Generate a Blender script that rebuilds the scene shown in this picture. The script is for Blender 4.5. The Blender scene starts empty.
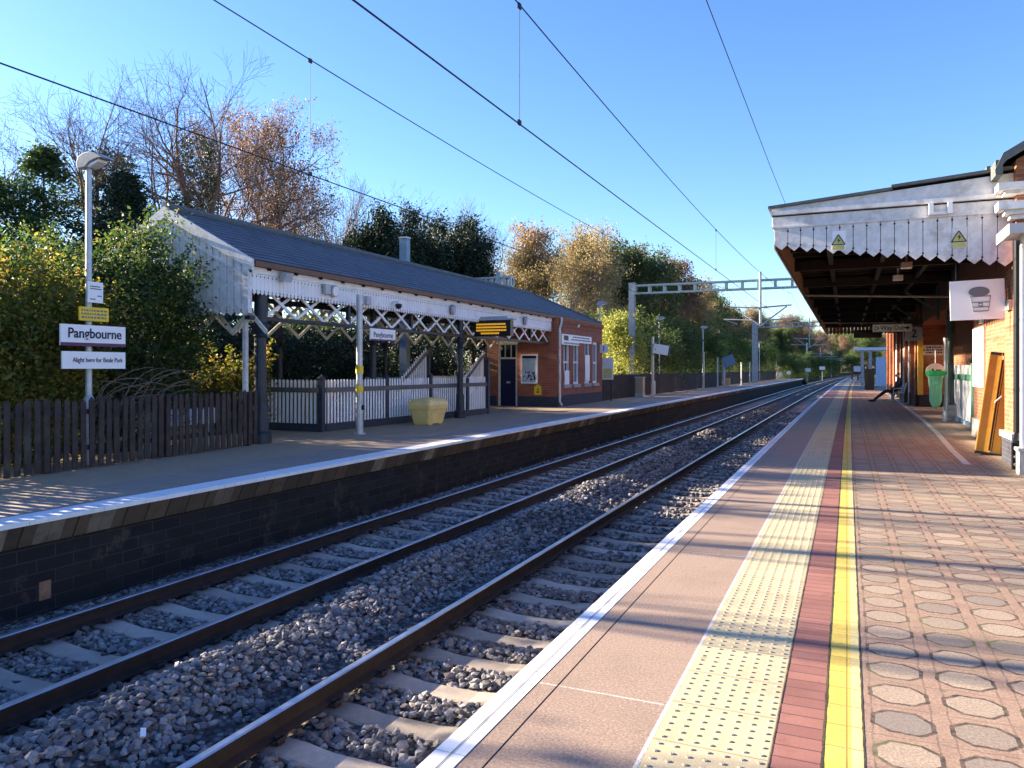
import bpy, math, random
import numpy as np
from mathutils import Vector, Matrix, Quaternion

SC = bpy.context.scene
COL = SC.collection
R = math.radians
random.seed(7)

# ------------------------------------------------------------------ helpers
def cv(y):
    """the whole line lies on one very gentle right-hand curve"""
    return y * y / 13000.0 if y > 0 else 0.0

class MB:
    """collects shapes; build() links them as one mesh object"""
    def __init__(s):
        s.v = []; s.f = []; s.m = []
    def add(s, vs, fs, mi=0):
        o = len(s.v); s.v.extend([tuple(p) for p in vs])
        for f in fs:
            s.f.append([i + o for i in f]); s.m.append(mi)
    def box(s, x0, x1, y0, y1, z0, z1, mi=0):
        vs = [(x0,y0,z0),(x1,y0,z0),(x1,y1,z0),(x0,y1,z0),(x0,y0,z1),(x1,y0,z1),(x1,y1,z1),(x0,y1,z1)]
        s.add(vs, [(0,3,2,1),(4,5,6,7),(0,1,5,4),(1,2,6,5),(2,3,7,6),(3,0,4,7)], mi)
    def obox(s, c, size, rot=(0,0,0), mi=0):
        from mathutils import Euler
        M = Euler(rot).to_matrix(); hx, hy, hz = size[0]/2, size[1]/2, size[2]/2
        vs = [M @ Vector((a*hx, b*hy, d*hz)) + Vector(c) for d in (-1,1) for a,b in ((-1,-1),(1,-1),(1,1),(-1,1))]
        s.add(vs, [(0,3,2,1),(4,5,6,7),(0,1,5,4),(1,2,6,5),(2,3,7,6),(3,0,4,7)], mi)
    def bar(s, a, b, w, h, mi=0, up=(0,0,1)):
        a = Vector(a); b = Vector(b); d = (b-a)
        if d.length < 1e-6: return
        d.normalize(); u = Vector(up)
        if abs(d.dot(u)) > .98: u = Vector((0,1,0))
        r = d.cross(u).normalized(); u = r.cross(d).normalized()
        vs = []
        for p in (a, b):
            for (i, j) in ((-1,-1),(1,-1),(1,1),(-1,1)):
                vs.append(p + r*(i*w/2) + u*(j*h/2))
        s.add(vs, [(0,1,2,3),(7,6,5,4),(0,4,5,1),(1,5,6,2),(2,6,7,3),(3,7,4,0)], mi)
    def tube(s, pts, rad, n=8, mi=0, caps=True):
        pts = [Vector(p) for p in pts]
        if not hasattr(rad, '__len__'): rad = [rad]*len(pts)
        o = len(s.v); ref = None
        for i, p in enumerate(pts):
            if i == 0: d = pts[1]-pts[0]
            elif i == len(pts)-1: d = pts[-1]-pts[-2]
            else: d = pts[i+1]-pts[i-1]
            d = d.normalized() if d.length > 1e-9 else Vector((0,0,1))
            if ref is None:
                ref = Vector((1,0,0)) if abs(d.x) < .8 else Vector((0,1,0))
            u = (ref - d*ref.dot(d)).normalized(); w = d.cross(u); ref = u
            for k in range(n):
                a = 2*math.pi*k/n
                q = p + (u*math.cos(a) + w*math.sin(a))*rad[i]
                s.v.append((q.x, q.y, q.z))
        for i in range(len(pts)-1):
            for k in range(n):
                a = o+i*n+k; b = o+i*n+(k+1) % n
                s.f.append([a, b, b+n, a+n]); s.m.append(mi)
        if caps:
            s.f.append([o+k for k in range(n)][::-1]); s.m.append(mi)
            e = o+(len(pts)-1)*n
            s.f.append([e+k for k in range(n)]); s.m.append(mi)
    def cyl(s, c, r, z0, z1, n=16, r1=None, mi=0):
        s.tube([(c[0],c[1],z0),(c[0],c[1],z1)], [r, r if r1 is None else r1], n, mi)
    def lathe(s, c, prof, n=20, mi=0):
        s.tube([(c[0],c[1],c[2]+z) for r, z in prof], [max(r, 1e-4) for r, z in prof], n, mi)
    def poly(s, pts, ext, mi=0):
        """prism: polygon (list of 3D points, planar) extruded by vector ext"""
        n = len(pts); e = Vector(ext)
        a = [Vector(p) for p in pts]; b = [p+e for p in a]
        nrm = Vector((0,0,0))
        for i in range(n): nrm += a[i].cross(a[(i+1) % n])
        flip = nrm.dot(e) > 0
        A = list(range(n)); B = list(range(n, 2*n))
        fs = [A[::-1] if flip else A, B if flip else B[::-1]]
        for i in range(n):
            j = (i+1) % n
            fs.append([i, j, n+j, n+i] if flip else [j, i, n+i, n+j])
        s.add(a+b, fs, mi)
    def disc(s, c, r, axis, t, n=16, mi=0):
        c = Vector(c); ax = Vector(axis).normalized()
        s.tube([c-ax*t/2, c+ax*t/2], r, n, mi)
    def build(s, name, mats, parent=None, loc=(0,0,0), world=None, smooth=False):
        me = bpy.data.meshes.new(name)
        v = s.v
        if world is not None:
            w = Vector(world); v = [(p[0]-w.x, p[1]-w.y, p[2]-w.z) for p in v]
        me.from_pydata(v, [], s.f)
        if not isinstance(mats, (list, tuple)): mats = [mats]
        for m in mats: me.materials.append(m)
        if len(mats) > 1: me.polygons.foreach_set('material_index', s.m)
        if smooth: me.polygons.foreach_set('use_smooth', [True]*len(me.polygons))
        me.update()
        o = bpy.data.objects.new(name, me); COL.objects.link(o)
        if parent is not None: o.parent = parent
        o.location = loc
        return o

def rawmesh(name, V, F, mats, parent=None, mi=None, smooth=False, k=4):
    """numpy mesh of n-gons all with k corners"""
    me = bpy.data.meshes.new(name)
    V = np.asarray(V, dtype=np.float32); F = np.asarray(F, dtype=np.int32)
    me.vertices.add(len(V)); me.vertices.foreach_set('co', V.ravel())
    me.loops.add(F.size); me.loops.foreach_set('vertex_index', F.ravel())
    me.polygons.add(len(F))
    me.polygons.foreach_set('loop_start', np.arange(len(F), dtype=np.int32)*k)
    if not isinstance(mats, (list, tuple)): mats = [mats]
    for m in mats: me.materials.append(m)
    if mi is not None: me.polygons.foreach_set('material_index', np.asarray(mi, dtype=np.int32))
    me.polygons.foreach_set('use_smooth', np.full(len(F), smooth, dtype=bool))
    me.update(calc_edges=True); me.validate()
    o = bpy.data.objects.new(name, me); COL.objects.link(o)
    if parent is not None: o.parent = parent
    return o

def tag(o, label, cat, group=None, kind=None):
    o['label'] = label; o['category'] = cat
    if group: o['group'] = group
    if kind: o['kind'] = kind
    return o
def thing(name, label, cat, loc=(0,0,0), rz=0, group=None):
    o = bpy.data.objects.new(name, None); COL.objects.link(o)
    o.location = loc; o.rotation_euler = (0,0,rz); o.empty_display_size = .2
    return tag(o, label, cat, group)
def struct(o):
    o['kind'] = 'structure'; return o
def dup(root, loc, rz=None, label=None, group=None, scale=None):
    r = root.copy(); COL.objects.link(r); r.location = loc
    if rz is not None: r.rotation_euler = (0,0,rz)
    if label: r['label'] = label
    if group: r['group'] = group
    if scale: r.scale = scale if hasattr(scale, '__len__') else (scale,)*3
    for ch in list(root.children):
        c = ch.copy(); COL.objects.link(c); c.parent = r
        for g in ch.children:
            d = g.copy(); COL.objects.link(d); d.parent = c
    return r
def lettering(txt, size, mat, parent, loc, rot, align='CENTER', name='lettering', sx=1.0, bold=0.0):
    cu = bpy.data.curves.new(name, 'FONT'); cu.body = txt; cu.size = size
    cu.align_x = align; cu.align_y = 'CENTER'; cu.extrude = .002; cu.offset = bold
    cu.materials.append(mat)
    q = bpy.data.objects.new(name, cu); COL.objects.link(q)
    bpy.context.view_layer.update()
    me = bpy.data.meshes.new_from_object(q.evaluated_get(bpy.context.evaluated_depsgraph_get()))
    bpy.data.objects.remove(q); me.name = name
    if not me.materials: me.materials.append(mat)
    o = bpy.data.objects.new(name, me); COL.objects.link(o)
    o.parent = parent; o.location = loc; o.rotation_euler = rot; o.scale = (sx,1,1)
    return o
FACE_X = (R(90), 0, R(90))      # lettering that faces +X
FACE_NY = (R(90), 0, 0)         # lettering that faces -Y

# ------------------------------------------------------------------ materials
class NT:
    def __init__(s, name):
        s.mat = bpy.data.materials.new(name); s.mat.use_nodes = True
        s.t = s.mat.node_tree; s.n = s.t.nodes; s.l = s.t.links
        s.b = s.n['Principled BSDF']; s.out = s.n['Material Output']
    def node(s, typ, **kw):
        nd = s.n.new(typ)
        for k, v in kw.items():
            if k.startswith('i_'):
                key = k[2:]
                key = int(key) if key.isdigit() else key.replace('_', ' ')
                if hasattr(v, 'is_output'): s.l.new(v, nd.inputs[key])
                else: nd.inputs[key].default_value = v
            else: setattr(nd, k, v)
        return nd
    def math(s, op, a, b=None, c=None, clamp=False):
        nd = s.n.new('ShaderNodeMath'); nd.operation = op; nd.use_clamp = clamp
        for i, x in enumerate((a, b, c)):
            if x is None: continue
            if hasattr(x, 'is_output'): s.l.new(x, nd.inputs[i])
            else: nd.inputs[i].default_value = x
        return nd.outputs[0]
    def mix(s, f, a, b):
        nd = s.n.new('ShaderNodeMix'); nd.data_type = 'RGBA'
        for sock, x in ((nd.inputs[0], f), (nd.inputs[6], a), (nd.inputs[7], b)):
            if hasattr(x, 'is_output'): s.l.new(x, sock)
            else: sock.default_value = (*x, 1) if hasattr(x, '__len__') and len(x) == 3 else x
        return nd.outputs[2]
    def objco(s):
        return s.node('ShaderNodeTexCoord').outputs['Object']
    def noise(s, vec, scale, detail=4, rough=.6):
        nd = s.node('ShaderNodeTexNoise', i_Scale=scale, i_Detail=detail, i_Roughness=rough)
        s.l.new(vec, nd.inputs['Vector']); return nd.outputs['Fac']
    def ramp(s, f, stops):
        nd = s.n.new('ShaderNodeValToRGB'); cr = nd.color_ramp
        while len(cr.elements) < len(stops): cr.elements.new(.5)
        for e, (p, c) in zip(cr.elements, stops):
            e.position = p; e.color = (*c, 1) if len(c) == 3 else c
        s.l.new(f, nd.inputs[0]); return nd.outputs[0]
    def maprange(s, f, a, b, c=0, d=1):
        nd = s.node('ShaderNodeMapRange', i_1=a, i_2=b, i_3=c, i_4=d); s.l.new(f, nd.inputs[0]); return nd.outputs[0]
    def bump(s, h, strength=.4, dist=.01):
        nd = s.node('ShaderNodeBump', i_Strength=strength, i_Distance=dist)
        s.l.new(h, nd.inputs['Height']); s.l.new(nd.outputs[0], s.b.inputs['Normal'])
    def col(s, c):
        if hasattr(c, 'is_output'): s.l.new(c, s.b.inputs['Base Color'])
        else: s.b.inputs['Base Color'].default_value = (*c, 1)
    def p(s, rough=.7, metal=0, spec=.4):
        s.b.inputs['Roughness'].default_value = rough; s.b.inputs['Metallic'].default_value = metal
        s.b.inputs['Specular IOR Level'].default_value = spec

def simple(name, c, rough=.6, metal=0, var=.25, scale=6, dirt=None, bump=.15, bscale=60, spec=.4):
    """a painted or bare surface with uneven tone, stains and fine relief"""
    t = NT(name); co = t.objco()
    n = t.noise(co, scale, 5, .65)
    a = tuple(x*(1-var) for x in c); b = tuple(min(1, x*(1+var*.6)) for x in c)
    k = t.ramp(n, [(.3, a), (.7, b)])
    if dirt:
        n2 = t.noise(co, scale*.35+.6, 6, .7)
        k = t.mix(t.maprange(n2, .52, .72, 0, .75), k, dirt)
    t.col(k); t.p(rough, metal, spec)
    if bump: t.bump(t.noise(co, bscale, 3), bump, .01)
    return t.mat

def wallvec(t, su=1.0):
    """u along the wall, v up, for axis-aligned walls"""
    sx = t.node('ShaderNodeSeparateXYZ'); t.l.new(t.objco(), sx.inputs[0])
    u = t.math('ADD', sx.outputs[0], sx.outputs[1])
    cx = t.node('ShaderNodeCombineXYZ'); t.l.new(u, cx.inputs[0]); t.l.new(sx.outputs[2], cx.inputs[1])
    return cx.outputs[0]
def brick(name, c1, c2, mortar, bw=.225, bh=.075, dark=(.05,.03,.03), ms=.008, rough=.85):
    t = NT(name); v = wallvec(t)
    b = t.node('ShaderNodeTexBrick', i_Scale=1.0, i_Mortar_Size=ms, i_Bias=0.0, i_Brick_Width=bw, i_Row_Height=bh)
    b.inputs['Color1'].default_value = (*c1,1); b.inputs['Color2'].default_value = (*c2,1); b.inputs['Mortar'].default_value = (*mortar,1)
    t.l.new(v, b.inputs['Vector'])
    co = t.objco()
    n = t.noise(co, 2.2, 6, .7)
    k = t.mix(t.maprange(n, .48, .75, 0, .55), b.outputs['Color'], dark)
    n3 = t.noise(co, 14, 3)
    k = t.mix(t.maprange(n3, .35, .7, 0, .3), k, c2)
    t.col(k); t.p(rough)
    h = t.math('ADD', t.math('MULTIPLY', b.outputs['Fac'], -1.0), t.math('MULTIPLY', t.noise(co, 90, 3), .3))
    t.bump(h, .6, .008)
    return t.mat

M = {}
M['brick'] = brick('red_brick', (.36,.10,.045), (.27,.075,.035), (.30,.22,.17))
M['brick_orange'] = brick('orange_brick', (.38,.145,.065), (.25,.09,.045), (.36,.25,.17), dark=(.12,.05,.035), ms=.007)
M['brick_blue'] = brick('blue_plinth_brick', (.03,.035,.055), (.045,.05,.07), (.09,.09,.1))
M['brick_old'] = brick('old_wall_brick', (.20,.10,.07), (.28,.15,.10), (.22,.19,.16))
M['white_paint'] = simple('white_paint', (.80,.80,.80), .5, var=.08, scale=3, dirt=(.55,.53,.49), bump=.1)
M['white_old'] = simple('weathered_white_paint', (.68,.67,.67), .65, var=.2, scale=7, dirt=(.30,.265,.235), bump=.35)
M['white_clean'] = simple('white_board', (.82,.82,.83), .35, var=.03, bump=0)
M['cream'] = simple('cream_paint', (.72,.70,.62), .5, var=.1, dirt=(.4,.36,.3))
M['navy'] = simple('navy_paint', (.012,.016,.055), .35, var=.2)
M['darkblue'] = simple('dark_blue_steel_paint', (.016,.024,.036), .45, var=.3, dirt=(.05,.05,.05))
M['greyblue'] = simple('blue_grey_steel', (.16,.24,.32), .5, var=.2)
M['galv'] = simple('galvanised_steel', (.46,.48,.50), .45, metal=.5, var=.18, scale=9, dirt=(.28,.28,.28), bump=.06)
M['galv_dull'] = simple('dull_galvanised_steel', (.40,.42,.43), .6, metal=.1, var=.15, scale=5, dirt=(.25,.25,.24), bump=.06)
M['greensteel'] = simple('green_grey_steel', (.34,.43,.41), .6, metal=.1, var=.15)
M['fence_brown'] = simple('dark_brown_timber', (.045,.030,.028), .8, var=.45, scale=5, dirt=(.07,.075,.05), bump=.5, bscale=40)
M['fence_white'] = simple('white_picket_paint', (.86,.83,.80), .55, var=.08, scale=3, dirt=(.5,.48,.44))
M['rail_dark'] = simple('dark_rail_paint', (.035,.04,.055), .6, var=.3)
M['rail_grey'] = simple('grey_brown_timber', (.13,.115,.11), .7, var=.3)
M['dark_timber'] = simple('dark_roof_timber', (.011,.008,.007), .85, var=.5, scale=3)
M['brown_board'] = simple('brown_valance_back', (.11,.058,.028), .75, var=.45, scale=4, dirt=(.05,.03,.02), bump=.4)
M['gutter'] = simple('brown_gutter', (.15,.075,.045), .55, var=.3)
M['lead'] = simple('lead_flashing', (.10,.115,.115), .7, var=.3, scale=8)
M['grey_box'] = simple('grey_plastic', (.42,.43,.45), .5, var=.1)
M['black'] = simple('black_plastic', (.012,.012,.014), .35, var=.3, bump=0)
M['yellow_bin'] = simple('faded_yellow_plastic', (.82,.60,.22), .5, var=.14, scale=3, dirt=(.42,.33,.16), bump=.1)
M['faded_yellow'] = simple('faded_yellow_print', (.52,.47,.14), .5, var=.15, bump=0)
M['yellow'] = simple('yellow_enamel', (.80,.55,.03), .45, var=.06, bump=0)
M['ramp_yellow'] = simple('yellow_ramp_paint', (.46,.25,.035), .45, var=.18, scale=5, dirt=(.35,.2,.06))
M['navy_ink'] = simple('navy_ink', (.008,.01,.05), .5, var=.1, bump=0)
M['purple_ink'] = simple('purple_ink', (.12,.03,.10), .5, var=.1, bump=0)
M['grey_ink'] = simple('grey_ink', (.16,.17,.19), .6, var=.1, bump=0)
M['red_ink'] = simple('red_ink', (.4,.05,.04), .6, var=.1, bump=0)
M['green_ring'] = simple('green_hoop', (.02,.42,.10), .35, var=.1, bump=0)
M['green_rail'] = simple('green_rail_paint', (.10,.27,.18), .45, var=.15)
M['green_dark'] = simple('dark_green_steel', (.035,.065,.055), .45, var=.3)
M['glass'] = simple('dark_window_glass', (.02,.025,.03), .06, var=.2, bump=0, spec=.8)
M['conc'] = simple('pale_concrete', (.42,.40,.36), .85, var=.2, scale=8, dirt=(.25,.23,.2), bump=.4)
M['cabinet'] = simple('olive_cabinet', (.05,.065,.04), .5, var=.2)
M['wire'] = simple('wire_copper_grey', (.02,.02,.024), .7, metal=0, var=.1, bump=0)
M['tan_box'] = simple('tan_panel', (.45,.30,.18), .6, var=.2)

def amber():
    t = NT('amber_leds'); t.col((.05,.03,0)); t.b.inputs['Emission Color'].default_value = (1,.50,.03,1)
    t.b.inputs['Emission Strength'].default_value = .10; return t.mat
M['amber'] = amber()
def bagmat():
    t = NT('green_bag_film'); co = t.objco()
    t.col(t.ramp(t.noise(co, 9, 3), [(.3,(.30,.70,.45)),(.7,(.55,.86,.68))])); t.p(.25, 0, .6)
    tr = t.node('ShaderNodeBsdfTranslucent'); tr.inputs[0].default_value = (.30,.85,.5,1)
    mx = t.node('ShaderNodeMixShader', i_0=.45)
    t.l.new(t.b.outputs[0], mx.inputs[1]); t.l.new(tr.outputs[0], mx.inputs[2]); t.l.new(mx.outputs[0], t.out.inputs[0])
    wv = t.node('ShaderNodeTexWave', i_Scale=9, i_Distortion=5); t.l.new(co, wv.inputs[0]); t.bump(wv.outputs[0], .8, .03)
    return t.mat
M['bag'] = bagmat()

def slate():
    t = NT('slate_roof'); co = t.objco()
    sx = t.node('ShaderNodeSeparateXYZ'); t.l.new(co, sx.inputs[0])
    cx = t.node('ShaderNodeCombineXYZ')
    t.l.new(sx.outputs[1], cx.inputs[0]); t.l.new(sx.outputs[2], cx.inputs[1])
    b = t.node('ShaderNodeTexBrick', i_Scale=1.0, i_Mortar_Size=.006, i_Brick_Width=.30, i_Row_Height=.1036)
    b.inputs['Color1'].default_value = (.045,.050,.062,1); b.inputs['Color2'].default_value = (.090,.096,.112,1); b.inputs['Mortar'].default_value = (.02,.022,.028,1)
    t.l.new(cx.outputs[0], b.inputs['Vector'])
    k = t.mix(t.maprange(t.noise(co, 1.3, 6, .7), .5, .72, 0, .5), b.outputs[0], (.07,.075,.05))
    k = t.mix(t.maprange(t.noise(co, 5, 4), .55, .7, 0, .5), k, (.13,.135,.145))
    t.col(k); t.p(.55, 0, .4); t.bump(t.math('MULTIPLY', b.outputs['Fac'], -1), .5, .01)
    return t.mat
M['slate'] = slate()

def leafmat(name, stops, trans=.35, tcol=None):
    t = NT(name)
    g = t.node('ShaderNodeNewGeometry')
    k = t.ramp(g.outputs['Random Per Island'], stops)
    oi = t.node('ShaderNodeObjectInfo')
    hs = t.node('ShaderNodeHueSaturation'); t.l.new(k, hs.inputs['Color'])
    t.l.new(t.maprange(oi.outputs['Random'], 0, 1, .75, 1.2), hs.inputs['Value'])
    t.l.new(t.maprange(oi.outputs['Random'], 0, 1, .485, .515), hs.inputs['Hue'])
    k = hs.outputs[0]
    t.col(k); t.p(.55, 0, .35)
    tr = t.node('ShaderNodeBsdfTranslucent')
    hs2 = t.node('ShaderNodeHueSaturation', i_Hue=.49, i_Saturation=1.1, i_Value=1.7); t.l.new(k, hs2.inputs['Color'])
    t.l.new(hs2.outputs[0], tr.inputs[0])
    mx = t.node('ShaderNodeMixShader', i_0=trans)
    t.l.new(t.b.outputs[0], mx.inputs[1]); t.l.new(tr.outputs[0], mx.inputs[2]); t.l.new(mx.outputs[0], t.out.inputs[0])
    return t.mat
M['leaf_bush'] = leafmat('bush_leaves', [(0,(.02,.05,.016)),(.5,(.04,.085,.024)),(.85,(.075,.12,.03)),(1,(.17,.16,.05))], .45)
M['leaf_yellow'] = leafmat('yellowing_leaves', [(0,(.055,.095,.02)),(.5,(.13,.15,.03)),(.85,(.26,.22,.05)),(1,(.22,.14,.06))], .5)
M['leaf_sunlit'] = leafmat('sun_brightened_leaves', [(0,(.16,.20,.05)),(.5,(.27,.31,.08)),(1,(.42,.40,.13))], .5)  # leaf colours raised to stand in for sun on one bush
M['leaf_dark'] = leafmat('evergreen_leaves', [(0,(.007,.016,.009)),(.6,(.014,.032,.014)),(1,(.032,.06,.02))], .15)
M['leaf_conifer'] = leafmat('conifer_sprays', [(0,(.02,.045,.015)),(.6,(.04,.075,.02)),(1,(.08,.11,.025))], .25)
M['leaf_autumn'] = leafmat('autumn_leaves', [(0,(.17,.15,.07)),(.5,(.28,.235,.11)),(.8,(.34,.25,.12)),(1,(.20,.21,.085))], .4)
M['leaf_brown'] = leafmat('brown_leaves', [(0,(.13,.075,.045)),(.5,(.20,.125,.075)),(1,(.26,.19,.10))], .3)
M['leaf_green'] = leafmat('green_leaves', [(0,(.03,.065,.018)),(.6,(.06,.11,.03)),(1,(.13,.15,.04))], .35)
M['ivy'] = leafmat('ivy_leaves', [(0,(.012,.03,.012)),(.7,(.03,.06,.02)),(1,(.06,.09,.03))], .2)
M['bark'] = simple('bark', (.13,.095,.075), .9, var=.4, scale=8, dirt=(.07,.075,.05), bump=.6, bscale=30)
M['bark_pale'] = simple('pale_bark', (.27,.21,.165), .9, var=.3, scale=8, bump=.4, bscale=30)
M['bark_twig'] = simple('reddish_twig_bark', (.20,.135,.11), .9, var=.3, scale=8, bump=.3)
# ------------------------------------------------------------------ paving materials
def row_mat(name, c1, c2, joint, w, rowh, rough=.75, ms=.004, off=0.0, speck=.25, worn=None, bump=.5, xoff=0.0, yoff=0.0):
    """slabs or blocks in rows along the platform; speckled, a little stained"""
    t = NT(name); co = t.objco()
    sx = t.node('ShaderNodeSeparateXYZ'); t.l.new(co, sx.inputs[0])
    cx = t.node('ShaderNodeCombineXYZ')
    t.l.new(t.math('ADD', sx.outputs[0], xoff), cx.inputs[0]); t.l.new(t.math('ADD', sx.outputs[1], yoff), cx.inputs[1])
    b = t.node('ShaderNodeTexBrick', i_Scale=1.0, i_Mortar_Size=ms, i_Brick_Width=w, i_Row_Height=rowh, offset=off)
    b.inputs['Color1'].default_value = (*c1,1); b.inputs['Color2'].default_value = (*c2,1); b.inputs['Mortar'].default_value = (*joint,1)
    t.l.new(cx.outputs[0], b.inputs['Vector'])
    k = b.outputs[0]
    sp = t.noise(co, 75, 3, .85)
    k = t.mix(t.maprange(sp, .35, .62, speck, 0), k, tuple(x*.35 for x in c1))
    k = t.mix(t.maprange(sp, .60, .75, 0, speck), k, tuple(min(1, x*1.7+.05) for x in c1))
    k = t.mix(t.maprange(t.noise(co, 1.7, 6, .7), .48, .72, 0, .42), k, tuple(x*.55 for x in c2))
    if worn:
        k = t.mix(t.maprange(t.noise(co, 22, 5, .75), .56, .66, 0, .8), k, worn)
    k = t.mix(t.maprange(t.noise(co, 5.5, 6, .75), .57, .70, 0, .4), k, tuple(x*.42 for x in c2))
    gum = t.node('ShaderNodeTexVoronoi', i_Scale=2.2); t.l.new(co, gum.inputs['Vector'])
    k = t.mix(t.maprange(gum.outputs['Distance'], .035, .045, .45, 0), k, (.12,.105,.095))
    t.col(k); t.p(rough, 0, .3)
    h = t.math('ADD', t.math('MULTIPLY', b.outputs['Fac'], -1.2), t.math('MULTIPLY', sp, .35))
    t.bump(h, bump, .006)
    return t.mat

P = {}
P['white_edge'] = row_mat('white_edge_paint', (.78,.78,.78), (.74,.75,.76), (.42,.42,.42), 9, .915, ms=.003, speck=.10, worn=(.55,.54,.53))
P['coping'] = row_mat('pink_aggregate_slab', (.37,.27,.205), (.33,.24,.185), (.58,.55,.5), 9, 3.05, ms=.007, speck=.75, yoff=-.49)
P['tactile'] = row_mat('buff_tactile_slab', (.54,.455,.28), (.44,.375,.245), (.30,.25,.15), .4717, .40, ms=.005, speck=.18, xoff=.757)
P['red_block'] = row_mat('red_paving_block', (.32,.145,.115), (.21,.095,.08), (.09,.05,.045), 5, .105, ms=.004, speck=.2)
P['yellow_line'] = row_mat('yellow_line_paint', (.63,.48,.10), (.56,.42,.085), (.28,.22,.05), 5, .215, ms=.004, speck=.2, worn=(.40,.26,.15))
P['yellow_pale'] = row_mat('pale_yellow_line_paint', (.60,.52,.24), (.54,.46,.20), (.28,.22,.08), 5, .215, ms=.004, speck=.2, worn=(.42,.3,.22))
P['white_line'] = row_mat('worn_white_line', (.55,.54,.5), (.5,.5,.46), (.3,.3,.28), 9, .9, speck=.3, worn=(.30,.24,.19))
P['mortar'] = simple('mortar_joint', (.50,.48,.46), .9, var=.2, scale=20, bump=.4)
P['groove'] = simple('slab_groove', (.10,.075,.065), .9, var=.3, bump=0)
P['far_top'] = row_mat('far_platform_asphalt', (.42,.31,.20), (.38,.285,.19), (.2,.17,.14), 4.0, 3.0, ms=.003, speck=.5)
P['far_paving'] = row_mat('far_platform_slab', (.34,.27,.215), (.30,.24,.195), (.12,.11,.1), .62, .62, ms=.006, speck=.3)

def octagon_mat():
    t = NT('octagon_block_paving'); co = t.objco()
    S = .317
    sx = t.node('ShaderNodeSeparateXYZ'); t.l.new(co, sx.inputs[0])
    wx = t.math('MULTIPLY', t.math('SUBTRACT', t.noise(co, 7, 3), .5), .030)
    wy = t.math('MULTIPLY', t.math('SUBTRACT', t.noise(co, 8.3, 3), .5), .034)
    px = t.math('DIVIDE', t.math('ADD', t.math('ADD', sx.outputs[0], wx), -.0685), S)
    py = t.math('DIVIDE', t.math('ADD', t.math('ADD', sx.outputs[1], wy), -.14), S)
    fx = t.math('SUBTRACT', t.math('FRACT', px), .5); fy = t.math('SUBTRACT', t.math('FRACT', py), .5)
    ax = t.math('ABSOLUTE', fx); ay = t.math('ABSOLUTE', fy)
    d = t.math('MAXIMUM', t.math('MAXIMUM', ax, t.math('MULTIPLY', ay, 1.12)), t.math('MULTIPLY', t.math('ADD', ax, ay), .735))
    R0 = .372
    octm = t.math('LESS_THAN', d, R0)                       # inside the octagon
    ring = t.math('COMPARE', d, R0+.016, .030)              # the joint round it
    gx = t.math('GREATER_THAN', ax, .487); gy = t.math('GREATER_THAN', ay, .490)
    side = t.math('COMPARE', ax, R0+.014, .014)
    half = t.math('MAXIMUM', t.math('MULTIPLY', side, 1.1), t.math('MULTIPLY', gy, 1.2))
    # colours
    cell = t.node('ShaderNodeCombineXYZ'); t.l.new(t.math('FLOOR', px), cell.inputs[0]); t.l.new(t.math('FLOOR', py), cell.inputs[1])
    wn = t.node('ShaderNodeTexWhiteNoise', noise_dimensions='3D'); t.l.new(cell.outputs[0], wn.inputs['Vector'])
    oc = t.ramp(wn.outputs['Value'], [(0,(.25,.21,.165)),(.3,(.33,.27,.205)),(.7,(.40,.32,.235)),(.9,(.36,.28,.21)),(1,(.22,.195,.17))])
    sp = t.noise(co, 70, 3, .85)
    pk = t.ramp(t.noise(co, 7, 4), [(.25,(.26,.17,.125)),(.5,(.34,.23,.165)),(.75,(.39,.275,.20))])
    k = t.mix(octm, pk, oc)
    k = t.mix(t.maprange(sp, .36, .60, .65, 0), k, (.12,.085,.07))
    k = t.mix(t.maprange(sp, .62, .76, 0, .5), k, (.62,.52,.43))
    jm = t.math('MAXIMUM', ring, t.math('MULTIPLY', half, .45))
    # moss in some of the joints
    mossn = t.noise(co, 1.1, 3)
    jc = t.mix(t.maprange(mossn, .50, .62, 0, 1), (.045,.035,.03), (.10,.11,.035))
    jn = t.maprange(t.noise(co, 26, 3), .3, .6, .45, 1)
    k = t.mix(t.math('MULTIPLY', jm, jn), k, jc)
    k = t.mix(t.maprange(t.noise(co, .9, 6, .7), .47, .74, 0, .5), k, (.17,.125,.10))
    k = t.mix(t.maprange(t.noise(co, 4.5, 5, .75), .60, .70, 0, .45), k, (.14,.105,.085))
    gum = t.node('ShaderNodeTexVoronoi', i_Scale=2.6); t.l.new(co, gum.inputs['Vector'])
    k = t.mix(t.maprange(gum.outputs['Distance'], .045, .055, .55, 0), k, (.10,.09,.085))
    t.col(k); t.p(.8, 0, .3)
    h = t.math('ADD', t.math('MULTIPLY', jm, -1.2), t.math('MULTIPLY', sp, .4))
    h = t.math('ADD', h, t.math('MULTIPLY', octm, .35))
    t.bump(h, .6, .008)
    return t.mat
P['octagon'] = octagon_mat()

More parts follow.
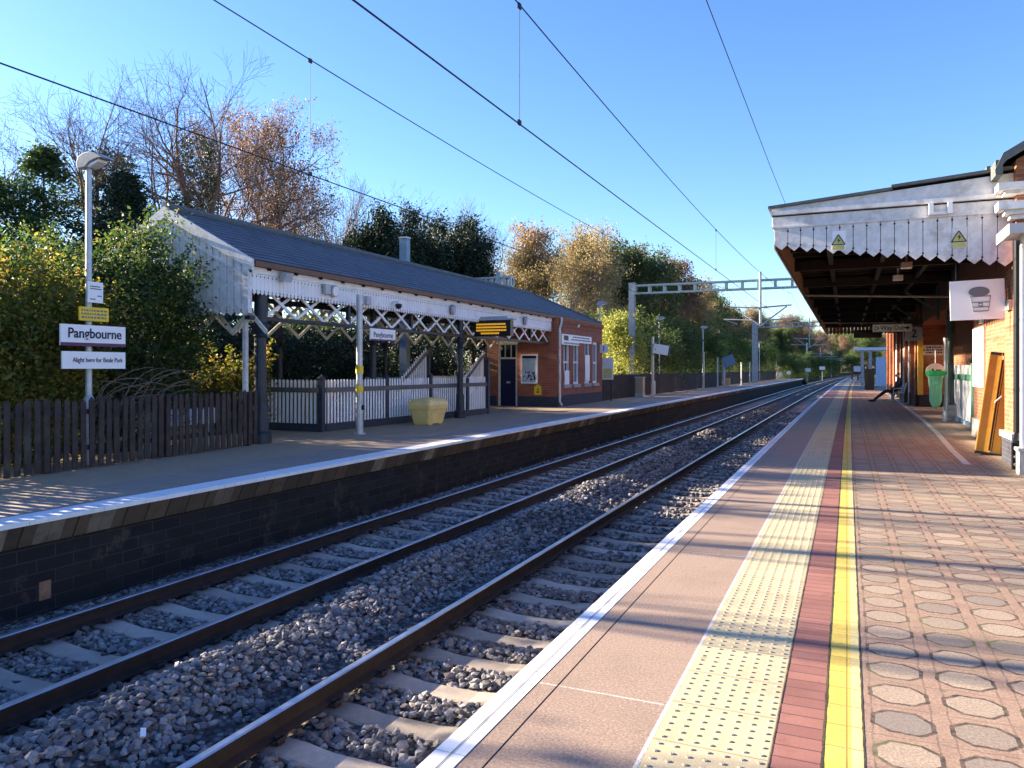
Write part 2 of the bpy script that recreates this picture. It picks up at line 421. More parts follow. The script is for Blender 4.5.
def strip(name, x0, x1, z, y0, y1, mat, step=4.0, kind=True):
    n = max(1, int(math.ceil((y1-y0)/step))); m = MB()
    vs = []; fs = []
    for i in range(n+1):
        y = y0+(y1-y0)*i/n; c = cv(y)
        vs += [(x0+c, y, z), (x1+c, y, z)]
    for i in range(n):
        a = 2*i; fs.append((a, a+1, a+3, a+2))
    m.add(vs, fs)
    o = m.build(name, mat)
    return struct(o) if kind else o
def profile_run(name, prof, y0, y1, mats, step=4.0, parent=None, mi=None, closed=False, caps=True):
    """a cross-section (x, z) carried along the line"""
    n = max(1, int(math.ceil((y1-y0)/step))); m = MB(); k = len(prof)
    for i in range(n+1):
        y = y0+(y1-y0)*i/n; c = cv(y)
        m.v.extend([(x+c, y, z) for x, z in prof])
    for i in range(n):
        for j in range(k if closed else k-1):
            a = i*k+j; b = i*k+(j+1) % k
            m.f.append([a, b, b+k, a+k]); m.m.append(mi[j] if mi else 0)
    if closed and caps:
        m.f.append(list(range(k))[::-1]); m.m.append(0)
        m.f.append([n*k+j for j in range(k)]); m.m.append(0)
    return m.build(name, mats, parent)

# ------------------------------------------------------------------ ground
def ground():
    t = NT('earth_and_grass'); co = t.objco()
    k = t.ramp(t.noise(co, .5, 6, .7), [(.3,(.035,.04,.018)),(.5,(.06,.065,.025)),(.7,(.10,.085,.045))])
    k = t.mix(t.maprange(t.noise(co, 9, 4), .5, .7, 0, .6), k, (.11,.075,.04))
    t.col(k); t.p(.95, 0, .2); t.bump(t.noise(co, 14, 5), .8, .05)
    xs = [-1500,-700,-350,-200,-120,-80,-55,-38,-28,-20,-15,-13.3,-13.1,-10.5,-6,-1.2,13.0,13.2,20,40,90,250,700,1500]
    ys = [-80,-30,-8,0,10,20,30,45,60,80,100,120,140,160,190,230,280,340,420,520,700,1000,1600]
    V = []; F = []
    for y in ys:
        for x in xs:
            low = -13.2 < x < 13.1
            z = -1.36 if low else -.14
            if x < -20 and y > 0: z += min(3.0, (-x-20)*.03)*(1 if x > -200 else 1) + min(2.0, y*.004)
            V.append((x+(cv(y) if abs(x) < 60 else cv(min(y, 400))), y, z))
    n = len(xs)
    for i in range(len(ys)-1):
        for j in range(n-1):
            a = i*n+j; F.append((a, a+1, a+1+n, a+n))
    m = MB(); m.add(V, F); struct(m.build('ground', t.mat))
ground()

# ------------------------------------------------------------------ near platform
XE = -1.567
NEAR0, NEAR1 = -4.0, 150.0
struct(profile_run('platform', [(XE+.03,-.20),(XE+.10,-.20),(XE+.10,-1.34),(14,-1.34),(14,-.006),(XE+.03,-.006)], NEAR0, NEAR1, M['conc'], closed=True))
struct(profile_run('platform_edge', [(XE,-.06),(XE+.012,0),(-1.4195,0),(-1.4195,-.06)], NEAR0, NEAR1, P['white_edge'], closed=True))
strip('paving_joint', -1.4195, -1.4105, -.003, NEAR0, NEAR1, P['groove'])
strip('platform_paving', -1.4105, -1.318, 0, NEAR0, NEAR1, P['coping'])
strip('paving_joint', -1.318, -1.309, -.003, NEAR0, NEAR1, P['groove'])
strip('platform_paving', -1.309, -.775, 0, NEAR0, NEAR1, P['coping'])
strip('paving_joint', -.775, -.757, .0, NEAR0, NEAR1, P['mortar'])
strip('tactile_paving', -.757, -.285, 0, NEAR0, NEAR1, P['tactile'])
strip('platform_paving', -.285, -.092, 0, NEAR0, NEAR1, P['red_block'])
strip('yellow_line', -.092, .016, 0, NEAR0, NEAR1, P['yellow_line'])
strip('yellow_line', .016, .062, 0, NEAR0, NEAR1, P['yellow_pale'])
strip('octagon_paving', .062, 14.0, 0, NEAR0, NEAR1, P['octagon'])
def moss():
    t = NT('mossy_joint'); co = t.objco()
    t.col(t.ramp(t.noise(co, 3, 4), [(.35,(.05,.035,.03)),(.55,(.08,.065,.035)),(.7,(.09,.10,.03))])); t.p(.95, 0, .2); t.bump(t.noise(co, 60, 3), .6, .01); return t.mat
P['moss'] = moss()
def wavy_joint(x, w, y0, y1, seed):
    rng = random.Random(seed); m = MB(); vs = []; n = int((y1-y0)/.05)
    for i in range(n+1):
        y = y0+(y1-y0)*i/n; a = rng.uniform(.35,1.0)*w; b = rng.uniform(.35,1.0)*w; c = cv(y); vs += [(x+c-a,y,.0015),(x+c+b,y,.0015)]
    m.add(vs, [(2*i,2*i+1,2*i+3,2*i+2) for i in range(n)]); struct(m.build('paving_joint', P['moss']))
wavy_joint(-.285, .004, 0, 30, 1); wavy_joint(-.092, .007, 0, 40, 2); wavy_joint(.064, .006, 0, 30, 3)
# thin scored line in the white edge
strip('paving_joint', XE+.085, XE+.090, .002, NEAR0, 40, P['groove'])

def domes():
    V = []; F = []; N = 8
    rows = int((26-2.0)/.0667)
    for i in range(rows):
        y = 2.0+.0333+i*.0667
        for j in range(7):
            x = -.757+.0337+j*.0674+cv(y)
            o = len(V)
            for r, z in ((.0118, .0), (.0085, .005)):
                for k in range(N):
                    a = 2*math.pi*k/N; V.append((x+r*math.cos(a), y+r*math.sin(a), z))
            for k in range(N):
                F.append((o+k, o+(k+1) % N, o+N+(k+1) % N, o+N+k))
            F.append((o+N, o+N+1, o+N+2, o+N+3)); F.append((o+N, o+N+3, o+N+4, o+N+7)); F.append((o+N+4, o+N+5, o+N+6, o+N+7))
    o = rawmesh('tactile_paving', V, F, simple('buff_dome', (.42,.36,.235), .75, var=.15, scale=20, bump=.2)); struct(o)
domes()
# drain channel beside the building
def channel():
    m = MB(); pts = [(1.74,14.4),(1.80,17),(1.95,21),(2.08,27),(2.2,40),(2.25,60)]
    for (xa, ya), (xb, yb) in zip(pts[:-1], pts[1:]):
        m.add([(xa,ya,.006),(xa+.12,ya,.006),(xb+.12,yb,.006),(xb,yb,.006)], [(0,1,2,3)])
    struct(m.build('drain_line', P['white_line']))
channel()

# ------------------------------------------------------------------ far platform
XF = -8.2; ZF = -.09; FAR0, FAR1 = -4.0, 138.0
def farwall():  # brick colour darkened to stand in for the shade on this face
    t = NT('shade_darkened_wall'); v = wallvec(t); co = t.objco()
    b = t.node('ShaderNodeTexBrick', i_Scale=1.0, i_Mortar_Size=.008, i_Brick_Width=.45, i_Row_Height=.15)
    b.inputs['Color1'].default_value = (.016,.015,.018,1); b.inputs['Color2'].default_value = (.028,.024,.023,1); b.inputs['Mortar'].default_value = (.045,.042,.04,1)
    t.l.new(v, b.inputs['Vector'])
    k = t.mix(t.maprange(t.noise(co, 2.2, 6, .7), .56, .72, 0, .85), b.outputs[0], (.11,.08,.06))
    k = t.mix(t.maprange(t.noise(co, .8, 5, .7), .5, .7, 0, .6), k, (.02,.022,.016))
    t.col(k); t.p(.9, 0, .2)
    t.bump(t.math('ADD', t.math('MULTIPLY', b.outputs['Fac'], -1), t.math('MULTIPLY', t.noise(co, 40, 4), .7)), .8, .02)
    return t.mat
def corbel():
    t = NT('corbel_blocks'); co = t.objco()
    sx = t.node('ShaderNodeSeparateXYZ'); t.l.new(co, sx.inputs[0])
    cx = t.node('ShaderNodeCombineXYZ'); t.l.new(sx.outputs[1], cx.inputs[0]); t.l.new(t.math('ADD', sx.outputs[2], 5.0), cx.inputs[1])
    b = t.node('ShaderNodeTexBrick', i_Scale=1.0, i_Mortar_Size=.012, i_Brick_Width=.33, i_Row_Height=10.0)
    b.inputs['Color1'].default_value = (.14,.095,.06,1); b.inputs['Color2'].default_value = (.07,.052,.038,1); b.inputs['Mortar'].default_value = (.03,.025,.022,1)
    t.l.new(cx.outputs[0], b.inputs['Vector'])
    fl = t.math('FLOOR', t.math('DIVIDE', sx.outputs[1], .33))
    wn = t.node('ShaderNodeTexWhiteNoise', noise_dimensions='1D'); t.l.new(fl, wn.inputs['W'])
    k = t.mix(t.maprange(wn.outputs['Value'], .72, .9, 0, .75), b.outputs[0], (.30,.25,.19))
    k = t.mix(t.maprange(t.noise(co, 5, 5, .7), .48, .7, 0, .7), k, (.06,.045,.035))
    t.col(k); t.p(.9, 0, .2); t.bump(t.math('ADD', t.math('MULTIPLY', b.outputs['Fac'], -1), t.math('MULTIPLY', t.noise(co, 40, 4), .5)), .8, .02)
    return t.mat
P['farwall'] = farwall(); P['corbel'] = corbel()
struct(profile_run('platform', [(-13.25,ZF-.006),(-13.25,-1.4),(XF-.26,-1.4),(XF-.26,ZF-.006)], FAR0, FAR1, M['conc'], closed=True))
struct(profile_run('platform_wall', [(XF-.235,-1.38),(XF-.235,ZF-.312),(XF-.22,ZF-.312),(XF-.22,-1.38)], FAR0, FAR1, P['farwall'], closed=True))
struct(profile_run('platform_corbel', [(XF-.15,ZF-.31),(XF-.255,ZF-.31),(XF-.255,ZF-.058),(XF-.03,ZF-.058)], FAR0, FAR1, P['corbel'], closed=True))
struct(profile_run('platform_edge', [(XF,ZF-.055),(XF+.0,ZF),(XF-.40,ZF),(XF-.40,ZF-.055)], FAR0, FAR1, P['white_edge'], closed=True))
strip('platform_paving', XF-1.55, XF-.40, ZF, FAR0, FAR1, P['far_paving'])
strip('platform_paving', -13.25, XF-1.55, ZF, FAR0, FAR1, P['far_top'])
m = MB(); m.box(-17.6,-13.25,12.2,31.2,-.5,ZF-.002); struct(m.build('platform_paving', P['far_top']))
# ramp down at the end of the far platform
m = MB(); m.add([(XF-4+cv(138),138,ZF),(XF+cv(138),138,ZF),(XF+cv(147),147,-1.3),(XF-4+cv(147),147,-1.3)], [(0,1,2,3)]); struct(m.build('platform_ramp', P['far_top']))

# ------------------------------------------------------------------ track bed, ballast
RAILS = [-2.297, -3.802, -5.705, -7.21]
ZR = -.915
TC = [(-2.297-3.802)/2, (-5.705-7.21)/2]
SLP = .655
def bedz(x, y):
    """height of the ballast (x relative to the curved line)"""
    z = np.full_like(x, -1.125)
    z = z + .215*np.exp(-((x+4.93+.08*np.sin(y*.9))/.44)**2)*(1+.22*np.sin(y*1.7)+.15*np.sin(y*.63+1))
    z = z - .10*np.clip((-7.55-x)/.5, 0, 1)
    z = z + .012*np.sin(x*7+y*3)*np.cos(y*5-x*2)
    return z
def ballastmat():
    t = NT('ballast_bed'); co = t.objco()
    v = t.node('ShaderNodeTexVoronoi', i_Scale=17); t.l.new(co, v.inputs['Vector'])
    k = t.ramp(v.outputs['Color'], [(.1,(.06,.056,.057)),(.5,(.15,.14,.138)),(.9,(.28,.26,.25))])
    k = t.mix(t.maprange(v.outputs['Distance'], .25, .65, 0, .8), k, (.03,.027,.027))
    t.col(k); t.p(.9, 0, .25); t.bump(t.math('MULTIPLY', v.outputs['Distance'], -1), 1.0, .06)
    return t.mat
M['ballast_bed'] = ballastmat()
def stonemat():
    t = NT('ballast_stone'); co = t.objco(); g = t.node('ShaderNodeNewGeometry')
    k = t.ramp(g.outputs['Random Per Island'], [(0,(.085,.08,.084)),(.4,(.17,.163,.165)),(.75,(.27,.258,.255)),(.93,(.37,.34,.32)),(1,(.22,.15,.12))])
    k = t.mix(t.maprange(t.noise(co, 60, 3), .45, .7, 0, .5), k, (.09,.075,.07))
    sx = t.node('ShaderNodeSeparateXYZ'); t.l.new(co, sx.inputs[0])
    # rusty brown dust close to the rails
    dus = None
    for xr in RAILS:
        d = t.math('ABSOLUTE', t.math('SUBTRACT', sx.outputs[0], xr))
        d = t.maprange(d, .12, .42, .65, 0); dus = d if dus is None else t.math('MAXIMUM', dus, d)
    k = t.mix(dus, k, (.085,.055,.042))
    t.col(k); t.p(.85, 0, .3); t.bump(t.noise(co, 120, 3), .3, .006)
    return t.mat
M['stone'] = stonemat()
def bed():
    xs = np.linspace(-8.5, -1.5, 57); ys = np.concatenate([np.linspace(-4, 40, 177), np.linspace(44, 520, 80)])
    X, Y = np.meshgrid(xs, ys); Z = bedz(X, Y)
    Z[Y > 150] -= 0
    C = np.where(Y > 0, Y*Y/13000, 0)
    V = np.stack([X+C, Y, Z], -1).reshape(-1, 3); n = len(xs)
    I, J = np.meshgrid(np.arange(len(ys)-1), np.arange(n-1), indexing='ij'); a = (I*n+J).ravel()
    F = np.stack([a, a+1, a+1+n, a+n], -1)
    struct(rawmesh('track_bed', V, F, M['ballast_bed'], smooth=True))
bed()
def stones():
    rng = np.random.default_rng(5)
    phi = (1+5**.5)/2
    ico = np.array([(-1,phi,0),(1,phi,0),(-1,-phi,0),(1,-phi,0),(0,-1,phi),(0,1,phi),(0,-1,-phi),(0,1,-phi),(phi,0,-1),(phi,0,1),(-phi,0,-1),(-phi,0,1)])/1.9
    fc = np.array([(0,11,5),(0,5,1),(0,1,7),(0,7,10),(0,10,11),(1,5,9),(5,11,4),(11,10,2),(10,7,6),(7,1,8),(3,9,4),(3,4,2),(3,2,6),(3,6,8),(3,8,9),(4,9,5),(2,4,11),(6,2,10),(8,6,7),(9,8,1)])
    protos = []
    for k in range(24):
        v = ico*(1+rng.uniform(-.34,.30,(12,1)))
        q, _ = np.linalg.qr(rng.normal(size=(3,3)))
        # cut a few flat faces, as crushed stone has
        for c in range(3):
            nrm = rng.normal(size=3); nrm /= np.linalg.norm(nrm); d = v @ nrm; lim = rng.uniform(.45,.7)
            v = v - np.outer(np.clip(d-lim, 0, None), nrm)
        protos.append((v @ q)*np.array([1, rng.uniform(.65,.95), rng.uniform(.5,.75)]))
    protos = np.array(protos)
    zones = [(-.5, 11, -8.2, -1.62, 520, .039), (11, 24, -8.3, -1.62, 260, .046), (24, 50, -8.3, -1.7, 70, .055)]
    AV = []; AF = []; off = 0
    for y0, y1, x0, x1, dens, sz in zones:
        n = int((y1-y0)*(x1-x0)*dens)
        x = rng.uniform(x0, x1, n); y = rng.uniform(y0, y1, n)
        keep = np.ones(n, bool)
        for tc in TC:
            dy = np.abs((y/SLP) % 1 - .5)*SLP        # sleepers sit at half steps
            keep &= ~((np.abs(x-tc) < 1.27) & (dy < .135+sz*.3))
        for xr in RAILS: keep &= np.abs(x-xr) > .085
        x = x[keep]; y = y[keep]; n = len(x)
        s = sz*rng.uniform(.62, 1.4, n)
        z = bedz(x, y) + s*rng.uniform(-.1, .75, n)
        # stones dropped on the shoulder of the heap
        pv = protos[rng.integers(0, 24, n)]
        a = rng.uniform(0, 2*np.pi, n); ca, sa = np.cos(a), np.sin(a)
        tx = rng.normal(0, .5, n); ct, st = np.cos(tx), np.sin(tx)
        vx = pv[:,:,0]*ca[:,None]-pv[:,:,1]*sa[:,None]; vy = pv[:,:,0]*sa[:,None]+pv[:,:,1]*ca[:,None]; vz = pv[:,:,2]
        vy, vz = vy*ct[:,None]-vz*st[:,None], vy*st[:,None]+vz*ct[:,None]
        V = np.stack([vx*s[:,None]+(x+y*np.abs(y)/13000)[:,None], vy*s[:,None]+y[:,None], vz*s[:,None]+z[:,None]], -1)
        F = fc[None]+(np.arange(n)*12)[:,None,None]+off
        AV.append(V.reshape(-1,3)); AF.append(F.reshape(-1,3)); off += n*12
    o = rawmesh('ballast', np.concatenate(AV), np.concatenate(AF), M['stone'], k=3)
    tag(o, 'grey crushed stone ballast heaped between and around the rails', 'ballast', kind='stuff')
stones()

# ------------------------------------------------------------------ sleepers
def sleepermat():
    t = NT('sleeper_concrete'); co = t.objco(); oi = t.node('ShaderNodeObjectInfo')
    sx = t.node('ShaderNodeSeparateXYZ'); t.l.new(co, sx.inputs[0])
    k = t.ramp(t.noise(co, 5, 5, .7), [(.3,(.29,.245,.20)),(.7,(.43,.375,.315))])
    d = t.math('ABSOLUTE', t.math('SUBTRACT', t.math('ABSOLUTE', sx.outputs[0]), .752))
    k = t.mix(t.maprange(d, .12, .40, .75, 0), k, (.10,.07,.055))
    hs = t.node('ShaderNodeHueSaturation'); t.l.new(k, hs.inputs['Color']); t.l.new(t.maprange(oi.outputs['Random'], 0, 1, .7, 1.15), hs.inputs['Value'])
    t.col(hs.outputs[0]); t.p(.9, 0, .2); t.bump(t.noise(co, 60, 4), .4, .01)
    return t.mat
M['sleeper'] = sleepermat()
def make_sleeper(label, group):
    m = MB()
    secs = [(-1.25,-.085),(-1.0,-.0),(-.5,.0),(-.25,-.03),(.25,-.03),(.5,.0),(1.0,.0),(1.25,-.085)]
    vs = []
    for x, dz in secs:
        vs += [(x,-.135,-.2),(x,-.125,dz-.012),(x,-.105,dz),(x,.105,dz),(x,.125,dz-.012),(x,.135,-.2)]
    fs = [(0,1,2,3,4,5)[::-1]] + [tuple(len(vs)-6+i for i in range(6))]
    for i in range(len(secs)-1):
        for j in range(6):
            a = i*6+j; b = i*6+(j+1) % 6; fs.append((a, b, b+6, a+6))
    m.add(vs, fs)
    o = m.build('sleeper', M['sleeper']); tag(o, label, 'sleeper', group)
    return o
M['clip'] = simple('spring_clip_steel', (.05,.035,.03), .6, metal=.4, var=.3, bump=0)
def clip_mesh():
    m = MB()
    m.tube([(-.02,-.05,.01),(.03,-.04,.035),(.035,.04,.04),(-.02,.05,.03),(-.03,.0,.035)], .011, 6)
    m.box(-.03,.03,-.035,.035,-.002,.018)
    return m
for ti, (lab, grp) in enumerate((('concrete sleeper of the nearer track, beside the paved platform edge', 'sleepers of the nearer track'),
                                 ('dark concrete sleeper of the further track, below the dark platform wall', 'sleepers of the further track'))):
    proto = make_sleeper(lab, grp); cl = None
    first = 2 if ti == 0 else 1
    for i in range(first, first+118):
        y = (i+.5)*SLP
        o = proto if i == first else proto.copy()
        if i != first: COL.objects.link(o)
        o.location = (TC[ti]+cv(y), y, -1.085)
        if i < 15:
            for sx_ in (-1, 1):
                for ex_ in (-1, 1):
                    if cl is None: c = cl = clip_mesh().build('rail_clip', M['clip'], o)
                    else: c = cl.copy(); COL.objects.link(c); c.parent = o
                    c.location = (sx_*.752+ex_*.115, 0, 0); c.rotation_euler = (0,0,0 if ex_ > 0 else math.pi)
# rest of the sleepers, too far to tell apart
m = MB()
for ti in (0, 1):
    for i in range(122, 500):
        y = (i+.5)*SLP; x = TC[ti]+cv(y); m.box(x-1.25, x+1.25, y-.12, y+.12, -1.25, -1.085)
tag(m.build('distant_sleepers', M['sleeper']), 'far concrete sleepers merging into the bend of the tracks', 'sleepers', kind='stuff')

# ------------------------------------------------------------------ rails
def railmat():
    t = NT('rail_side_rust'); co = t.objco()
    k = t.ramp(t.noise(co, 6, 5, .7), [(.3,(.018,.012,.011)),(.7,(.045,.028,.022))])
    t.col(k); t.p(.75, 0, .3); t.bump(t.noise(co, 50, 3), .3, .004); return t.mat
def railtop():
    t = NT('rail_running_surface'); co = t.objco()
    t.col(t.ramp(t.noise(co, 3, 4), [(.3,(.42,.42,.44)),(.7,(.6,.6,.62))])); t.p(.28, .9, .5); return t.mat
M['rail_side'] = railmat(); M['rail_top'] = railtop()
rl = ['rusty near rail of the nearer track, tucked below the paved platform edge',
      'shiny topped far rail of the nearer track, running beside the ballast heap',
      'near rail of the further track, between ballast heap and dark sleepers',
      'far rail of the further track, nearest to the dark platform wall']
for x, lab in zip(RAILS, rl):
    prof = [(-.075,-.165),(.075,-.165),(.075,-.152),(.012,-.130),(.010,-.048),(.036,-.036),(.036,-.010),(.026,0),(-.026,0),(-.036,-.010),(-.036,-.036),(-.010,-.048),(-.012,-.130),(-.075,-.152)]
    o = profile_run('rail', [(x+a, ZR+b) for a, b in prof], -3, 500, [M['rail_side'], M['rail_top']], step=6, closed=True,
                    mi=[0]*6+[1,1,1]+[0]*5)
    tag(o, lab, 'rail')
# bits of litter on the ballast and the plate on the wall
o = MB(); o.obox((-4.43,3.76,-.93),(.035,.08,.012),(.3,.2,.9)); tag(o.build('litter', M['white_clean']), 'crumpled pale blue and white wrapper lying on the ballast heap', 'litter')
m = MB(); m.box(XF-.22,XF-.205,5.74,5.88,-1.07,-.86); tag(m.build('wall_plate', simple('rusty_plate', (.30,.16,.09), .8, var=.4, scale=9, dirt=(.08,.05,.04))), 'small rusty plate fixed low on the far platform wall', 'plate')
# ------------------------------------------------------------------ helpers for buildings
def slope_courses(m, y0, y1, xe, ze, xr, zr, n, hip0=0.0, hip1=0.0, t=.014, mi=0):
    """slates in real overlapping courses from eave (xe, ze) to ridge (xr, zr)"""
    for i in range(n):
        a = i/n; b = (i+1.12)/n
        if b > 1: b = 1
        xa, za = xe+(xr-xe)*a, ze+(zr-ze)*a; xb, zb = xe+(xr-xe)*b, ze+(zr-ze)*b
        ya0, ya1 = y0+hip0*a, y1-hip1*a; yb0, yb1 = y0+hip0*b, y1-hip1*b
        top = .026; bot = .006
        vs = [(xa,ya0,za+top-t),(xa,ya1,za+top-t),(xb,yb1,zb+bot-t),(xb,yb0,zb+bot-t),(xa,ya0,za+top),(xa,ya1,za+top),(xb,yb1,zb+bot),(xb,yb0,zb+bot)]
        m.add(vs, [(0,1,2,3),(7,6,5,4),(0,4,5,1),(1,5,6,2),(2,6,7,3),(3,7,4,0)], mi)
def toothed_boards(m, p0, p1, ztop, zbot, bw, th, nrm, tip=.07, gap=.010, dots=True, notch_mid=False):
    """upright boards with pointed feet from p0 to p1 (xy); ztop/zbot are numbers or functions of 0..1"""
    p0 = Vector((p0[0],p0[1],0)); p1 = Vector((p1[0],p1[1],0)); L = (p1-p0).length; d = (p1-p0)/L
    n = max(1, round(L/bw)); w = L/n; nv = Vector((nrm[0],nrm[1],0))
    ft = ztop if callable(ztop) else (lambda t: ztop); fb = zbot if callable(zbot) else (lambda t: zbot)
    for i in range(n):
        a = i*w+gap/2; b = (i+1)*w-gap/2; c = (a+b)/2
        pa = p0+d*a; pb = p0+d*b; pc = p0+d*c; t = c/L
        zb = fb(t)
        pts = [(pa.x,pa.y,ft(a/L)),(pa.x,pa.y,zb+tip),(pc.x,pc.y,zb),(pb.x,pb.y,zb+tip),(pb.x,pb.y,ft(b/L))]
        m.poly(pts, nv*th, 0)
        if dots and i < n-1:
            q = p0+d*((i+1)*w)+nv*(th-.001)
            for z in (zb+tip+.02, ft(t)-.06):
                m.disc((q.x,q.y,z), .018, nv, .008, 8, 1)
def xlattice(m, p0, p1, z0, z1, bays, w=.07, t=.03, mi=0, off=.03):
    p0 = Vector((p0[0],p0[1],0)); p1 = Vector((p1[0],p1[1],0)); d = (p1-p0)/bays
    nv = Vector((d.y,-d.x,0)).normalized()
    for i in range(bays):
        a = p0+d*i; b = a+d
        m.bar((a.x,a.y,z0),(b.x,b.y,z1), t, w, mi)
        a2 = a+nv*off; b2 = b+nv*off
        m.bar((a2.x,a2.y,z1),(b2.x,b2.y,z0), t, w, mi)
def pickets(m, p0, p1, z0, h, w, sp, th, pointed=.04, jitter=0.0, rng=None, zslope=0.0, lean=0.0):
    p0 = Vector((p0[0],p0[1],0)); p1 = Vector((p1[0],p1[1],0)); L = (p1-p0).length; d = (p1-p0)/L
    nv = Vector((d.y,-d.x,0)); n = int(L/sp)
    for i in range(n+1):
        c = p0+d*(i*sp); hh = h+(rng.uniform(-jitter, jitter) if rng else 0); zz = z0+zslope*(i*sp)
        ln = d*(rng.uniform(-lean, lean) if rng else 0); ww = w*(rng.uniform(.85,1.1) if rng else 1)
        a = c-d*ww/2; b = c+d*ww/2
        m.poly([(a.x,a.y,zz),(b.x,b.y,zz),(b.x+ln.x,b.y+ln.y,zz+hh-pointed),(c.x+ln.x,c.y+ln.y,zz+hh),(a.x+ln.x,a.y+ln.y,zz+hh-pointed)], nv*th)

# ------------------------------------------------------------------ left canopy
XR, ZRI, XEV, ZEV = -14.27, 5.27, -11.72, 3.93
def left_canopy():
    Y0, Y1 = 12.7, 31.2
    root = thing('platform_canopy', 'long slate roofed canopy with white zigzag valance on dark columns, left platform', 'canopy', (-14.2, 22, ZF))
    W = (-14.2, 22, ZF)
    m = MB(); slope_courses(m, Y0, Y1, XEV, ZEV, XR, ZRI, 13); slope_courses(m, Y0, Y1, 2*XR-XEV, ZEV, XR, ZRI, 13)
    rf = m.build('roof', M['slate'], root, world=W)
    m = MB(); m.tube([(XR,Y0-.02,ZRI+.03),(XR,Y1,ZRI+.03)], .09, 10); m.build('ridge_tiles', M['lead'], rf, world=W)
    m = MB()   # boarding and rafters underneath
    for s in (1, -1):
        xe = XR+s*(XR-XEV)*-1
        m.add([(XR,Y0+.1,ZRI-.09),(XR,Y1,ZRI-.09),(xe,Y1,ZEV-.06),(xe,Y0+.1,ZEV-.06)], [(0,1,2,3)])
        y = Y0+.6
        while y < Y1: m.bar((XR,y,ZRI-.16),(xe,y,ZEV-.13), .08, .12); y += .9
    m.build('rafters', M['dark_timber'], root, world=W)
    # gutter and fascia
    m = MB(); m.box(XEV-.06,XEV+.07,Y0+.05,Y1+6.9,ZEV-.13,ZEV-.015); m.build('gutter', M['gutter'], root, world=W)
    # side valance
    m = MB(); m.box(-11.86,-11.80,Y0+.02,Y1-.1,3.66,3.80,0)
    toothed_boards(m, (-11.86,Y0+.02),(-11.86,Y1-.1), 3.66, 3.20, .125, .028, (1,0), tip=.06, gap=.007)
    m.build('valance', [M['white_paint'], M['black']], root, world=W)
    # gable end
    m = MB(); xl = 2*XR-XEV
    def top(x): return ZRI-.10-abs(x-XR)*(ZRI-ZEV)/(XEV-XR)
    toothed_boards(m, (-16.7,Y0+.06),(XR,Y0+.06), lambda t: top(-16.7+t*(XR+16.7)), 2.74, .2, .03, (0,-1), tip=.09, gap=.022)
    toothed_boards(m, (XR,Y0+.06),(-11.84,Y0+.06), lambda t: top(XR+t*(-11.84-XR)), 2.74, .2, .03, (0,-1), tip=.09, gap=.022)
    m.build('gable_boards', [M['white_old'], M['black']], root, world=W)
    m = MB(); m.poly([(-16.7,Y0+.075,2.95),(-11.9,Y0+.075,2.95),(-11.9,Y0+.075,3.85),(XR,Y0+.075,ZRI-.14),(-16.7,Y0+.075,3.85)], (0,.02,0)); m.build('gable_gap_shade', M['dark_timber'], root, world=W)  # dark sheet put behind the boards so their gaps read as shade
    m = MB()
    for s in (1, -1):
        xe = XR+s*2.6
        m.poly([(XR,Y0-.03,ZRI+.02),(XR,Y0-.03,ZRI-.24),(xe,Y0-.03,ZEV-.25),(xe,Y0-.03,ZEV-.0)], (0,.055,0))
        m.poly([(XR,Y0-.0,ZRI-.40),(XR,Y0-.0,ZRI-.47),(XR+s*2.4,Y0-.0,ZEV-.40),(XR+s*2.4,Y0-.0,ZEV-.33)], (0,.03,0))
    m.box(-11.92,-11.80,Y0-.02,Y0+.10,2.78,3.86)
    m.bar((-16.6,Y0+.05,3.42),(-11.9,Y0+.05,3.42),.03,.06)
    m.build('bargeboard', M['white_old'], root, world=W)
    m = MB()
    for x in np.arange(-16.4,-12.4,.95):
        m.bar((x,Y0+.35,2.38),(x+.5,Y0+.35,2.86),.03,.09); m.bar((x+.95,Y0+.38,2.38),(x+.45,Y0+.38,2.86),.03,.09)
    m.build('end_lattice', M['cream'], root, world=W)
    # trusses: front over the columns, and one behind
    m = MB(); xlattice(m, (-12.02,13.45),(-12.02,Y1-.15), 2.74, 3.36, 17, w=.07, t=.03); m.build('truss_lattice', M['white_paint'], root, world=W)
    m = MB(); m.box(-12.10,-11.96,12.9,Y1-.05,2.66,2.745); m.box(-12.09,-11.97,12.9,Y1-.05,3.37,3.50)
    for y in np.arange(13.45,Y1,3.14): m.box(-12.075,-11.985,y-.05,y+.05,2.745,3.37)
    m.build('truss_beam', M['darkblue'], root, world=W)
    m = MB(); xlattice(m, (-14.2,13.45),(-14.2,Y1-.15), 2.45, 3.3, 14, w=.085, t=.03); m.build('truss_lattice', M['cream'], root, world=W)
    m = MB(); m.box(-14.27,-14.13,12.9,Y1-.05,3.33,3.46); m.build('truss_beam', M['darkblue'], root, world=W)
    m = MB()
    for y in (13.3, 18.8, 22.8, 27.6):
        m = MB(); m.box(-16.4,-12.0,y-.05,y+.05,3.50,3.60); m.build('tie_beam', M['dark_timber'], root, world=W)
    def column(x, y, r=.115):
        m = MB(); m.lathe((x,y,ZF), [(r*1.75,0),(r*1.75,.22),(r*1.35,.28),(r*1.2,.75),(r,.85),(r*.92,2.35),(r*1.15,2.40),(r*.95,2.45),(r*1.4,2.58),(r*1.5,2.66),(r*1.0,2.70),(r*.9,3.45)], 16)
        m.build('column', M['darkblue'], root, world=W, smooth=False)
    column(-12.02,13.3,.14); column(-12.02,22.9, .11); column(-12.75,18.8, .1)
    for y in (13.3, 19, 25): column(-16.4, y, .1)
    # white corner post under the gable
    m = MB(); m.box(-12.24,-12.15,12.98,13.07,ZF,2.8); m.build('corner_post', M['white_old'], root, world=W)
left_canopy()

